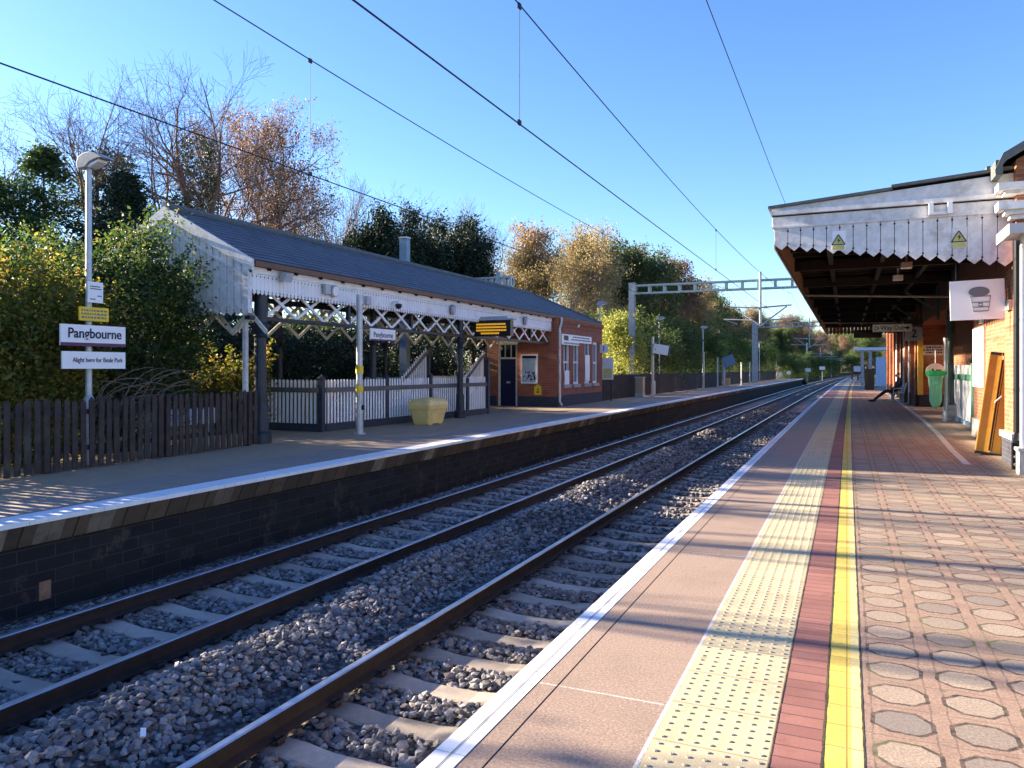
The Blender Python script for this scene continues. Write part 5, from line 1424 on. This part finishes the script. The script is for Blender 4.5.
# things past the end of the canopy
def beyond():
    t = thing('waiting_shelter', 'pale glass waiting shelter with a white roof edge far along the right platform', 'shelter', (1.9,76,0))
    m = MB(); m.box(-1.3,1.3,-2.5,2.5,3.22,3.46); m.build('roof', M['white_clean'], t)
    for x in (-.62,.02):
        for y in (-2.2,2.2): m = MB(); m.box(x-.08,x+.08,y-.08,y+.08,0,3.22); m.build('post', M['galv'], t)
    m = MB(); m.box(.4,1.2,-2.45,-2.4,.1,2.6); m.box(.62,.66,-2.4,2.4,.1,2.6); m.build('panels', simple('pale_glass_panel', (.55,.66,.78), .2, var=.15, bump=0), t)
    t = thing('cabinet', 'dark olive equipment cabinet in front of the far shelter', 'cabinet', (1.25+cv(64),64,0))
    m = MB(); m.box(-.33,.33,-.4,.4,.08,1.5); m.build('body', M['cabinet'], t); m = MB(); m.box(-.36,.36,-.43,.43,1.5,1.56); m.box(-.3,.3,-.38,.38,0,.08); m.build('trim', M['black'], t)
    m = MB(); m.box(-.01,.01,-.42,-.401,.2,1.4); m.box(-.1,-.05,-.43,-.4,.8,.95); m.build('doors', M['black'], t)
    t = thing('sign_rack', 'reddish brown posts with a white plate at the far end of the right platform', 'sign', (.35+cv(118),118,0))
    m = MB()
    for x in (-.75,.0,.7): m.box(x-.09,x+.09,-.08,.08,0,2.1)
    m.build('posts', simple('red_brown_paint', (.14,.05,.045), .7), t)
    m = MB(); m.box(-.55,.35,-.12,-.085,1.2,2.0); m.build('plate', M['white_old'], t)
beyond()
# ------------------------------------------------------------------ vegetation
def leafcloud(rng, C, n, sig, size, flat=.6, aspect=.55):
    """little folded leaves scattered round the clump centres C"""
    C = np.asarray(C); k = len(C); N = k*n
    sig = np.broadcast_to(np.asarray(sig), (3,)) if np.ndim(sig) <= 1 else sig
    P = np.repeat(C, n, 0)+rng.normal(size=(N,3))*sig
    a = rng.uniform(0, 2*np.pi, N); el = rng.normal(0, flat, N)
    d = np.stack([np.cos(a)*np.cos(el), np.sin(a)*np.cos(el), np.sin(el)], -1)
    r = rng.normal(size=(N,3)); s = np.cross(d, r); s /= np.linalg.norm(s, axis=1)[:,None]+1e-9
    L = size*rng.uniform(.6, 1.35, N)[:,None]; w = L*aspect
    u = np.cross(s, d)
    V = np.stack([P-d*L*.5, P+s*w*.5+u*L*.08, P+d*L*.5, P-s*w*.5+u*L*.08], 1).reshape(-1,3)
    F = (np.arange(N)*4)[:,None]+np.arange(4)
    return V, F
def ellipsoid_clumps(rng, n, c, r, shell=.75):
    v = rng.normal(size=(n,3)); v /= np.linalg.norm(v, axis=1)[:,None]
    q = shell+(1-shell)*rng.uniform(size=n)**.5
    lump = 1+.13*np.sin(v[:,0]*5+c[0]*3)*np.cos(v[:,1]*4+c[1])+.10*np.sin(v[:,2]*7+c[0])
    return np.array(c)+v*(q*lump)[:,None]*np.array(r)

def branches(rng, H, r0, levels, first=.25, spread=(25,55), up=.10, kids=(6,5,4,4,3), ratio=.62, wob=.10, crown_lift=0, sides=(8,6,5,4,3,3), prune=True, rxy=.36):
    trunk = MB(); tips = []; mids = []
    def out(p): return (p.x*p.x+p.y*p.y)/(rxy*H)**2+((p.z-.60*H)/(.41*H))**2 > 1
    def rec(p, d, L, r, lev):
        seg = 5 if lev == 0 else 4 if lev < 3 else 3
        pts = [p.copy()]; rad = [r]
        for i in range(seg):
            if lev >= 2 and prune and out(p): break
            d = (d+Vector(rng.normal(0, wob, 3))+Vector((0,0,up if lev else .05))).normalized()
            p = p+d*(L/seg); pts.append(p.copy()); rad.append(max(.0045, r*(1-(.55 if lev else .45)*(i+1)/seg)))
        if len(pts) < 2: return
        trunk.tube(pts, rad, sides[min(lev,5)], caps=False)
        if len(pts) <= seg and lev >= 2: tips.append(p); return
        if lev >= levels: tips.append(p); return
        if lev >= levels-1: mids.extend(pts[1:])
        n = kids[min(lev, len(kids)-1)]
        for k in range(n):
            t = first+(1-first)*(k+rng.uniform(.2,.9))/n if lev == 0 else .25+.75*(k+rng.uniform(.2,1))/n
            t = min(t, .999); i = int(t*seg); f = t*seg-i
            q = pts[i].lerp(pts[i+1], f); rr = (rad[i]*(1-f)+rad[i+1]*f)
            dd = (pts[i+1]-pts[i]).normalized()
            ax = dd.cross(Vector(rng.normal(0,1,3))).normalized()
            ang = R(rng.uniform(*spread))*(1.15-.4*t if lev == 0 else 1)
            nd = Quaternion(ax, ang) @ dd
            rec(q, nd, L*ratio*rng.uniform(.75,1.15)*(1.0 if lev else .95), max(.005, rr*.62), lev+1)
        # leader goes on
        rec(p, d, L*ratio*.8, max(.005, rad[-1]*.9), lev+1)
    p00 = Vector((0,0,-.15))
    rec(p00, Vector((rng.normal(0,.04),rng.normal(0,.04),1)).normalized(), H*.42, r0, 0)
    f = H/max(q[2] for q in trunk.v)      # to the height asked for
    trunk.v = [(q[0]*f, q[1]*f, q[2]*f) for q in trunk.v]
    return trunk, [p*f for p in tips], [p*f for p in mids]
def tip_array(ts): return np.array([[p.x,p.y,p.z] for p in ts])

def shrub(name, label, seed, loc, rx, ry, h, leaf, nclump=150, per=85, size=.085, sig=.17, group=None, cat='bush', lobes=5, stems=7, sprays=0, xmax=None):
    rng = np.random.default_rng(seed)
    t = thing(name, label, cat, loc, 0, group)
    C = [ellipsoid_clumps(rng, nclump//2, (0,0,h*.5), (rx*.85,ry*.85,h*.48), .7)]
    for k in range(lobes):
        a = rng.uniform(0, 2*np.pi); z = h*rng.uniform(.3,.82); q = rng.uniform(.35,.6)
        C.append(ellipsoid_clumps(rng, nclump//(2*lobes), (rx*q*np.cos(a)*1.2, ry*q*np.sin(a)*1.2, z), (rx*.48,ry*.48,h*.22), .6))
    C = np.concatenate(C); C = C[C[:,2] > .12]
    V, F = leafcloud(rng, C, per, sig, size)
    if sprays:   # shoots standing out of the outline
        for k in range(sprays):
            a = rng.uniform(0, 2*np.pi); b = np.array([rx*.7*np.cos(a), ry*.7*np.sin(a), h*rng.uniform(.55,.95)]); d = np.array([np.cos(a)*.5, np.sin(a)*.5, rng.uniform(.5,1.2)])
            pts = b+np.linspace(0,.9,7)[:,None]*d*rng.uniform(.5,.9)
            v2, f2 = leafcloud(rng, pts, 7, .05, size); F = np.concatenate([F, f2+len(V)]); V = np.concatenate([V, v2])
    if xmax is not None:      # clipped back along the fence
        ok = V[:,0].reshape(-1,4).max(1) < xmax; V = V.reshape(-1,4,3)[ok].reshape(-1,3); F = np.arange(len(V)).reshape(-1,4)
    V[:,2] = np.maximum(V[:,2], .01)
    rawmesh('foliage', V, F, leaf, t)
    m = MB()
    for k in range(stems):
        c = C[rng.integers(len(C))]; a = rng.uniform(0, 2*np.pi)
        m.tube([(.25*np.cos(a),.25*np.sin(a),0),(c[0]*.45+.1*rng.normal(),c[1]*.45,c[2]*.55),(c[0],c[1],c[2])], [.035,.022,.007], 5)
    m.build('stems', M['bark'], t)
    return t

# --- bushes behind the near fence
B1 = shrub('bush', 'large leafy bush overhanging the canopy gable end, behind the dark fence', 21, (-13.95,11.3,-.14), 1.85,1.75,4.7, M['leaf_bush'], 320,110,.095,.18, lobes=8, stems=10, sprays=22, xmax=1.9)
shrub('bush', 'yellowing bush behind the near lamp post and its signs', 22, (-13.35,8.7,-.14), 1.4,1.6,3.7, M['leaf_yellow'], 260,95,.095,.19, lobes=6, sprays=30, xmax=1.15)
shrub('bush', 'tall green bush behind the yellowing one, at the left edge', 23, (-15.4,8.3,-.14), 1.9,1.7,4.5, M['leaf_bush'], 260,90,.09,.2, lobes=7, sprays=24)
B4 = shrub('bush', 'thin open yellow green bush at the left frame edge behind the dark fence', 24, (-13.6,6.7,-.14), 1.2,1.2,3.0, M['leaf_yellow'], 80,34,.095,.22, sprays=14, xmax=1.7)
shrub('bush', 'sunlit pale shrub beside the first canopy column over the low brick wall', 25, (-14.6,15.2,-.14), .85,.8,1.9, M['leaf_yellow'], 60,60,.11,.17, sprays=26)
shrub('bush', 'mid green bush between the tall bush and the dark conifers', 26, (-17.6,11.2,-.14), 1.8,1.8,4.6, M['leaf_green'], 220,85,.09,.2, lobes=7, sprays=20)
# bare stems in front of the bush
rng = np.random.default_rng(31)
t = thing('bramble', 'tangle of bare brown stems in front of the large bush', 'bramble', (-12.35,10.4,-.1))
m = MB()
for k in range(30):
    y = rng.uniform(-.9,.9); z = rng.uniform(.6,1.5); p = Vector((rng.uniform(-.2,.15), y, z)); pts = [p.copy()]
    d = Vector((rng.uniform(-.2,.3), rng.uniform(.4,1), rng.uniform(.1,.8))).normalized()
    for i in range(5): d = (d+Vector((0,.05,-.16))).normalized(); p = p+d*.19; pts.append(p.copy())
    m.tube([pts[0]-Vector((.1,.3,.6))]+pts, [.010]+[.008]*4+[.006,.003], 4)
m.build('stems', M['bark_twig'], t)

# --- dark mass behind the left canopy
gi = 0
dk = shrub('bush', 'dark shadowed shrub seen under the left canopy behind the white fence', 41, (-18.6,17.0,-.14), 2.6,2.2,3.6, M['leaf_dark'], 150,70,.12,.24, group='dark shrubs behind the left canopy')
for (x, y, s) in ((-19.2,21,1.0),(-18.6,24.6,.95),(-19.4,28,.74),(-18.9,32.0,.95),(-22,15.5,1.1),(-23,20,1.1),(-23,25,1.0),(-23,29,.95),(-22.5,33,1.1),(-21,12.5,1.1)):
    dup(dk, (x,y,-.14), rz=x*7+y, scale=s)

# --- conifers and yews
def conifer(label, seed, loc, h, r, leaf, name='conifer', group=None):
    rng = np.random.default_rng(seed); t = thing(name, label, 'tree', loc, 0, group)
    C = []
    for k in range(420):
        z = h*rng.uniform(.04,1)**.85; rr = r*(1-(z/h)**1.7)*(.9+.25*math.sin(z*3.1))+.08
        a = rng.uniform(0, 2*np.pi); q = rng.uniform(.55,1.08)
        C.append((rr*q*np.cos(a), rr*q*np.sin(a), z-.10*rr*q))
    C = np.array(C); V, F = leafcloud(rng, C, 52, (.24,.24,.13), .17, .5, .4)
    V[:,2] = np.maximum(V[:,2], .02)
    rawmesh('crown', V, F, leaf, t)
    m = MB(); m.tube([(0,0,-.1),(0,0,h*.9)], [.2,.03], 8); m.build('trunk', M['bark'], t)
    return t
K1 = conifer('dark green conifer with a pointed top behind the left bushes', 51, (-28,19.3,-.1), 10.0, 4.4, M['leaf_conifer'])
dup(K1, (-30.2,18.6,-.1), rz=2, label='broad conifer at the left frame edge behind the bushes', scale=(1.2,1.2,.9))
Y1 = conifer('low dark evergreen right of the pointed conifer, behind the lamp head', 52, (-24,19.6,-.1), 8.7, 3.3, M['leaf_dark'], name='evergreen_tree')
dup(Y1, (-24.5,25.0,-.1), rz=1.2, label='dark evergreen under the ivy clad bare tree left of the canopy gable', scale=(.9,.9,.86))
def yew(label, seed, loc, h, r, group=None):
    rng = np.random.default_rng(seed); t = thing('yew_tree', label, 'tree', loc, 0, group)
    C = [ellipsoid_clumps(rng, 150, (0,0,h*.48), (r,r,h*.46), .6)]
    for k in range(11):
        a = rng.uniform(0, 2*np.pi); q = rng.uniform(.3,.8)*r; z = h*rng.uniform(.6,.86)
        C.append(ellipsoid_clumps(rng, 20, (q*np.cos(a), q*np.sin(a), z), (r*.22,r*.22,h*.17), .4))
    C = np.concatenate(C); C = C[C[:,2] > .2]
    V, F = leafcloud(rng, C, 150, (.28,.28,.34), .18, .9, .40); rawmesh('crown', V, F, M['leaf_dark'], t)
    m = MB(); m.tube([(0,0,-.1),(0,0,h*.8)], [.3,.05], 8); m.build('trunk', M['bark'], t)
    return t
U1 = yew('broad dark yew behind the ridge, left of the steel mast', 61, (-23.7,37.6,-.1), 10.6, 2.9)
dup(U1, (-23.4,41.2,-.1), rz=2.2, label='dark yew behind the ridge, right of the steel mast', scale=(1.25,1.25,1.03))
dup(U1, (-21.6,42.9,-.1), rz=4.0, label='lower dark yew behind the white ladder boom', scale=(.72,.72,.86))

# --- bare trees
def bare_tree(name, label, seed, loc, H, r0, levels=5, bark='bark_twig', spread=(22,48), kids=(6,5,4,3,3), ivy=0, leaves=None, nl=3, lsize=.10, lsig=.16, ratio=.64, up=.10, group=None, first=.3, keep=1.0, cat='tree', rxy=.36):
    rng = np.random.default_rng(seed); t = thing(name, label, cat, loc, 0, group)
    tr, tips, mids = branches(rng, H, r0, levels, first=first, spread=spread, kids=kids, ratio=ratio, up=up, rxy=rxy)
    tr.build('trunk', M[bark], t)
    if ivy:
        C = []
        for k in range(170):
            z = rng.uniform(0.1,1)**.7*ivy; a = rng.uniform(0, 2*np.pi); q = r0*1.6+.75*(1-abs(z/ivy-.6)); C.append((q*np.cos(a)*rng.uniform(.4,1), q*np.sin(a)*rng.uniform(.4,1), z))
        V, F = leafcloud(rng, np.array(C), 55, .2, .12, .6, .7); rawmesh('ivy', V, F, M['ivy'], t)
    if leaves:
        C = tip_array(tips+mids); C = C[rng.uniform(size=len(C)) < keep]
        V, F = leafcloud(rng, C, nl, lsig, lsize, .9, .7); rawmesh('crown', V, F, M[leaves], t)
    return t
T1 = bare_tree('bare_tree', 'tall bare tree with ivy clad trunk above the canopy gable', 71, (-27.3,26.0,-.1), 16.4, .32, rxy=.27, ivy=12.0, up=.02, ratio=.66, spread=(26,62), kids=(7,5,4,4,3))
T2 = bare_tree('bare_tree', 'bare tree with ivy clad trunk left of the tallest one', 72, (-28.5,22.6,-.1), 14.6, .27, rxy=.28, ivy=10.6, up=.02, ratio=.66, spread=(26,62), kids=(7,5,4,4,3))
T3 = bare_tree('bare_tree', 'slender bare tree above the pointed conifer', 73, (-29.0,17.6,-.1), 13.0, .2, rxy=.3, up=.02, spread=(26,60), ratio=.66, kids=(6,4,4,3,2))
dup(T3, (-30,13.4,-.1), rz=1.0, label='thin bare branches above the conifer at the left frame edge', scale=.86)
A1 = bare_tree('autumn_tree', 'tree with brown withered leaves right of the ivy clad bare tree', 74, (-27.6,30.4,-.1), 15.6, .28, rxy=.23, leaves='leaf_brown', nl=9, lsize=.10, lsig=.22, keep=.6, ratio=.66, spread=(24,56))
T4 = bare_tree('bare_tree', 'pale fan shaped bare tree over the middle of the left canopy roof', 75, (-28.4,36.6,-.1), 13.4, .25, rxy=.24, bark='bark_pale', up=.05, spread=(20,46), ratio=.68, first=.18)
dup(T3, (-35,52,-.1), rz=2.0, label='small bare tree top peeping over the left yew', scale=1.3)
dup(T4, (-33,60,-.1), rz=2.6, label='bare tree top peeping over the right yew', scale=1.3)
dup(T4, (-33,68,-.1), rz=4.4, label='faint bare tree between the yews and the olive autumn trees', scale=1.28)
# undergrowth hiding the foot of these trees
bk = shrub('bush', 'scrub bush behind the left canopy roof', 76, (-26.5,33,-.14), 2.6,2.4,4.6, M['leaf_green'], 170,70,.13,.3, group='scrub under the bare trees')
for (x, y, s) in ((-30,28,1.2),(-29,34,1.1),(-31,40,1.2),(-30,21,1.1),(-30,46,1.1),(-34,25,1.4),(-28,50,1.1),(-33,14,1.2),(-29,10,1.2)): dup(bk, (x,y,-.14), rz=x+y*3, scale=s)

# --- autumn wood beyond the brick building
O1 = bare_tree('autumn_tree', 'olive and tan autumn tree rising behind the end of the slate roof', 81, (-22.2,62,-.1), 15.0, .28, bark='bark_pale', leaves='leaf_autumn', nl=4, lsize=.17, lsig=.34, keep=.75, kids=(7,5,4,3,3), ratio=.62, spread=(22,50), first=.15)
O2 = bare_tree('autumn_tree', 'green brown tree left of the first gantry mast', 82, (-21,76,-.1), 14.6, .27, leaves='leaf_green', nl=6, lsize=.22, lsig=.34, keep=.8, kids=(7,5,4,3,3), ratio=.62, first=.12)
O3 = bare_tree('autumn_tree', 'thin brown autumn tree behind the first gantry beam', 83, (-20,92,-.1), 15.5, .26, leaves='leaf_brown', nl=4, lsize=.22, lsig=.3, keep=.5, kids=(7,5,4,3,3), ratio=.64, first=.15)
for src, x, y, s, lab in ((O1,-28.5,68,1.0,'tan autumn tree left of the olive one above the slate roof'),(O1,-21,70,1.0,'broad olive autumn tree behind the yellow green bush'),
    (O3,-31,72,1.1,'brown tipped tree standing tall behind the olive autumn trees'),(O2,-24,86,1.05,'dark green tree above the gantry mast'),(O3,-26,98,1.12,'brown topped tree above the first gantry beam'),
    (O1,-20,112,.95,'orange tan tree under the right part of the first gantry beam')):
    dup(src, (x+cv(y),y,-.1), rz=x*1.7+y, scale=s, label=lab)
grp = 'far autumn trees along the bend'
k = 0; rr = random.Random(12)
for y in (104,118,126,134,142,150,160,170,182,196,212,228,246,266,290,316,345,380,420):
    for j in range(2 if y < 200 else 3):
        src = (O1,O2,O3,O2)[(k+j) % 4]; x = (-18-6*j-rr.uniform(0,5)) if y < 330 else (-16+14*j)
        dup(src, (x+cv(y),y,-.1), rz=rr.uniform(0,6.3), scale=rr.uniform(.72,1.05) if y < 200 else rr.uniform(.9,1.25), label='autumn tree in the far wood where the tracks bend away', group=grp)
    k += 1
for q in range(16):
    dup((O1,O2,O3)[q % 3], (-14+5.2*q+(q % 2)*2,500+(q % 4)*14,-.5), rz=q*1.3, scale=(1.9,1.9,1.55+.2*(q % 3)), label='autumn tree closing the view where the tracks bend away', group='trees closing the view')
for (x, y) in ((-2,430),(6,440),(12,450),(18,440),(24,450),(0,500),(10,510),(28,470),(36,460),(44,470),(16,170),(20,190),(15,215),(22,240),(14,265),(19,300),(16,340),(24,390),(30,250),(34,320)):
    dup((O1,O2,O3)[k % 3], (x+cv(y),y,-.1), rz=rr.uniform(0,6.3), scale=rr.uniform(.7,1.0), label='autumn tree on the right of the line beyond the platforms', group='far trees right of the line'); k += 1
# --- bare trees out of view to the left, whose shadows streak the platform
for q, (x, y, s, z) in enumerate(((-25,-3.5,.7,2),)):
    dup((T1,T3,T2)[q % 3], (x,y,-.1), rz=z*1.3, scale=s, label='bare tree standing left of the view beyond the dark fence', group='bare trees left of the view')
SP = bare_tree('sapling', 'slim bare sapling left of the view beyond the dark fence', 78, (-16.5,-.2,-.1), 10.5, .15, levels=3, kids=(5,3,2), spread=(18,40), first=.45, group='saplings left of the view')
for q, (x, y, s, w_) in enumerate(((-17,2.0,1.0,1.0),(-16.2,4.2,.95,.5),(-17.6,6.2,1.0,.55),(-19.5,8.4,1.0,.45))):
    dup(SP, (x,y,-.1), rz=q*1.1, scale=(w_,w_,s))
for q, (x, y, s) in enumerate(((-14.6,1.6,1.1),(-14.2,-.8,1.0),(-15.2,-3.2,1.2))):  # unseen bushes added to keep the near track in shade
    dup(B1, (x,y,-.14), rz=q*2.1, scale=(s,s,.80*s), label='unseen leafy bush added behind the dark fence, left of the view', group='added bushes left of the view')
dup(B4, (-13.8,4.4,-.14), rz=2, label='unseen thin open bush added left of the view behind the dark fence')  # unseen thin bush added so dappled sun reaches the track
# --- shrubs behind the far half of the left platform
S1 = shrub('bush', 'bright yellow green sunlit bush just past the brick building', 91, (-13.1,46.9,-.14), 1.55,1.5,5.3, M['leaf_sunlit'], 200,70,.13,.22, lobes=7, sprays=30)
S2 = shrub('bush', 'green shrub behind the dark paling fence', 92, (-14.2,54,-.14), 2.4,2.4,5.4, M['leaf_green'], 190,70,.16,.32, lobes=7, sprays=20, group='shrubs behind the dark paling fence')
rr = random.Random(3)
for y in (50,58,62,67,72,77,83,89,95,101,108,115,122,130,140):
    dup(S2, (-14.0+cv(y)-rr.uniform(0,1.6),y,-.14), rz=rr.uniform(0,6.3), scale=(rr.uniform(.85,1.1),rr.uniform(.85,1.1),rr.uniform(.75,1.2)))
for (x, y, q) in ((-11.5,150,.9),(-12,158,1.0),(-11.5,166,.9),(-12,175,1.0),(-12,186,1.1),(-12,198,1.1),(-12,212,1.2),(-12,228,1.2),(-12,246,1.3),(-11,266,1.3),(-11,290,1.4)):
    dup(S2, (x+cv(y),y,-.9), rz=y*1.3, scale=q*1.0)
HD = dup(S2, (-10,470,-1), rz=1, scale=(4,4,2.2), label='dark scrub across the far end of the view, where the tracks bend away', group='scrub closing the view')
for q in range(9): dup(HD, (-2+9*q,474+q*5,-1), rz=q*1.9)
for (x, y) in ((13.5,158),(14,175),(15,192),(15,212),(17,235),(19,262),(22,295),(26,330)): dup(HD, (x+cv(y),y,-.6), rz=y, scale=(1.3,1.3,1.0))
# --- camera, sky, sun
cam = bpy.data.cameras.new('camera'); co = bpy.data.objects.new('camera', cam); COL.objects.link(co)
cam.sensor_width = 36; cam.lens = 36*760/1024; cam.clip_end = 5000; cam.clip_start = .05
co.location = (0,0,1.57); co.rotation_euler = (R(90), 0, math.atan2(335,760)); cam.shift_y = -15/1024
SC.camera = co
SUN_AZ, SUN_EL = -91.0, 18.0            # degrees from +Y, clockwise; the sun stands to the left
w = bpy.data.worlds.new('World'); SC.world = w; w.use_nodes = True
nt = w.node_tree; bg = nt.nodes['Background']; sky = nt.nodes.new('ShaderNodeTexSky'); sky.sky_type = 'NISHITA'
sky.sun_disc = False; sky.sun_elevation = R(SUN_EL); sky.sun_rotation = R(SUN_AZ); sky.altitude = 50; sky.air_density = 1.15; sky.dust_density = .25; sky.ozone_density = 5.0
hsv = nt.nodes.new('ShaderNodeHueSaturation'); hsv.inputs['Saturation'].default_value = 1.10; hsv.inputs['Hue'].default_value = .515
nt.links.new(sky.outputs[0], hsv.inputs['Color']); nt.links.new(hsv.outputs[0], bg.inputs[0]); bg.inputs[1].default_value = .05
sl = bpy.data.lights.new('sun', 'SUN'); so = bpy.data.objects.new('sun', sl); COL.objects.link(so)
sl.energy = 3.9; sl.angle = R(.5); sl.color = (1,.83,.62)
sd = Vector((math.sin(R(SUN_AZ))*math.cos(R(SUN_EL)), math.cos(R(SUN_AZ))*math.cos(R(SUN_EL)), math.sin(R(SUN_EL))))
so.rotation_euler = sd.to_track_quat('Z','Y').to_euler(); so.location = (-40,0,30)
vs = SC.view_settings; vs.view_transform = 'Standard'; vs.look = 'None'; vs.gamma = 1; vs.use_curve_mapping = False; vs.exposure = 2.85
SC.render.engine = 'CYCLES'; cy = SC.cycles
cy.use_denoising = True; cy.max_bounces = 6; cy.diffuse_bounces = 3; cy.glossy_bounces = 2; cy.transmission_bounces = 3; cy.transparent_max_bounces = 4
cy.sample_clamp_indirect = 6; cy.use_adaptive_sampling = True; cy.caustics_reflective = False; cy.caustics_refractive = False
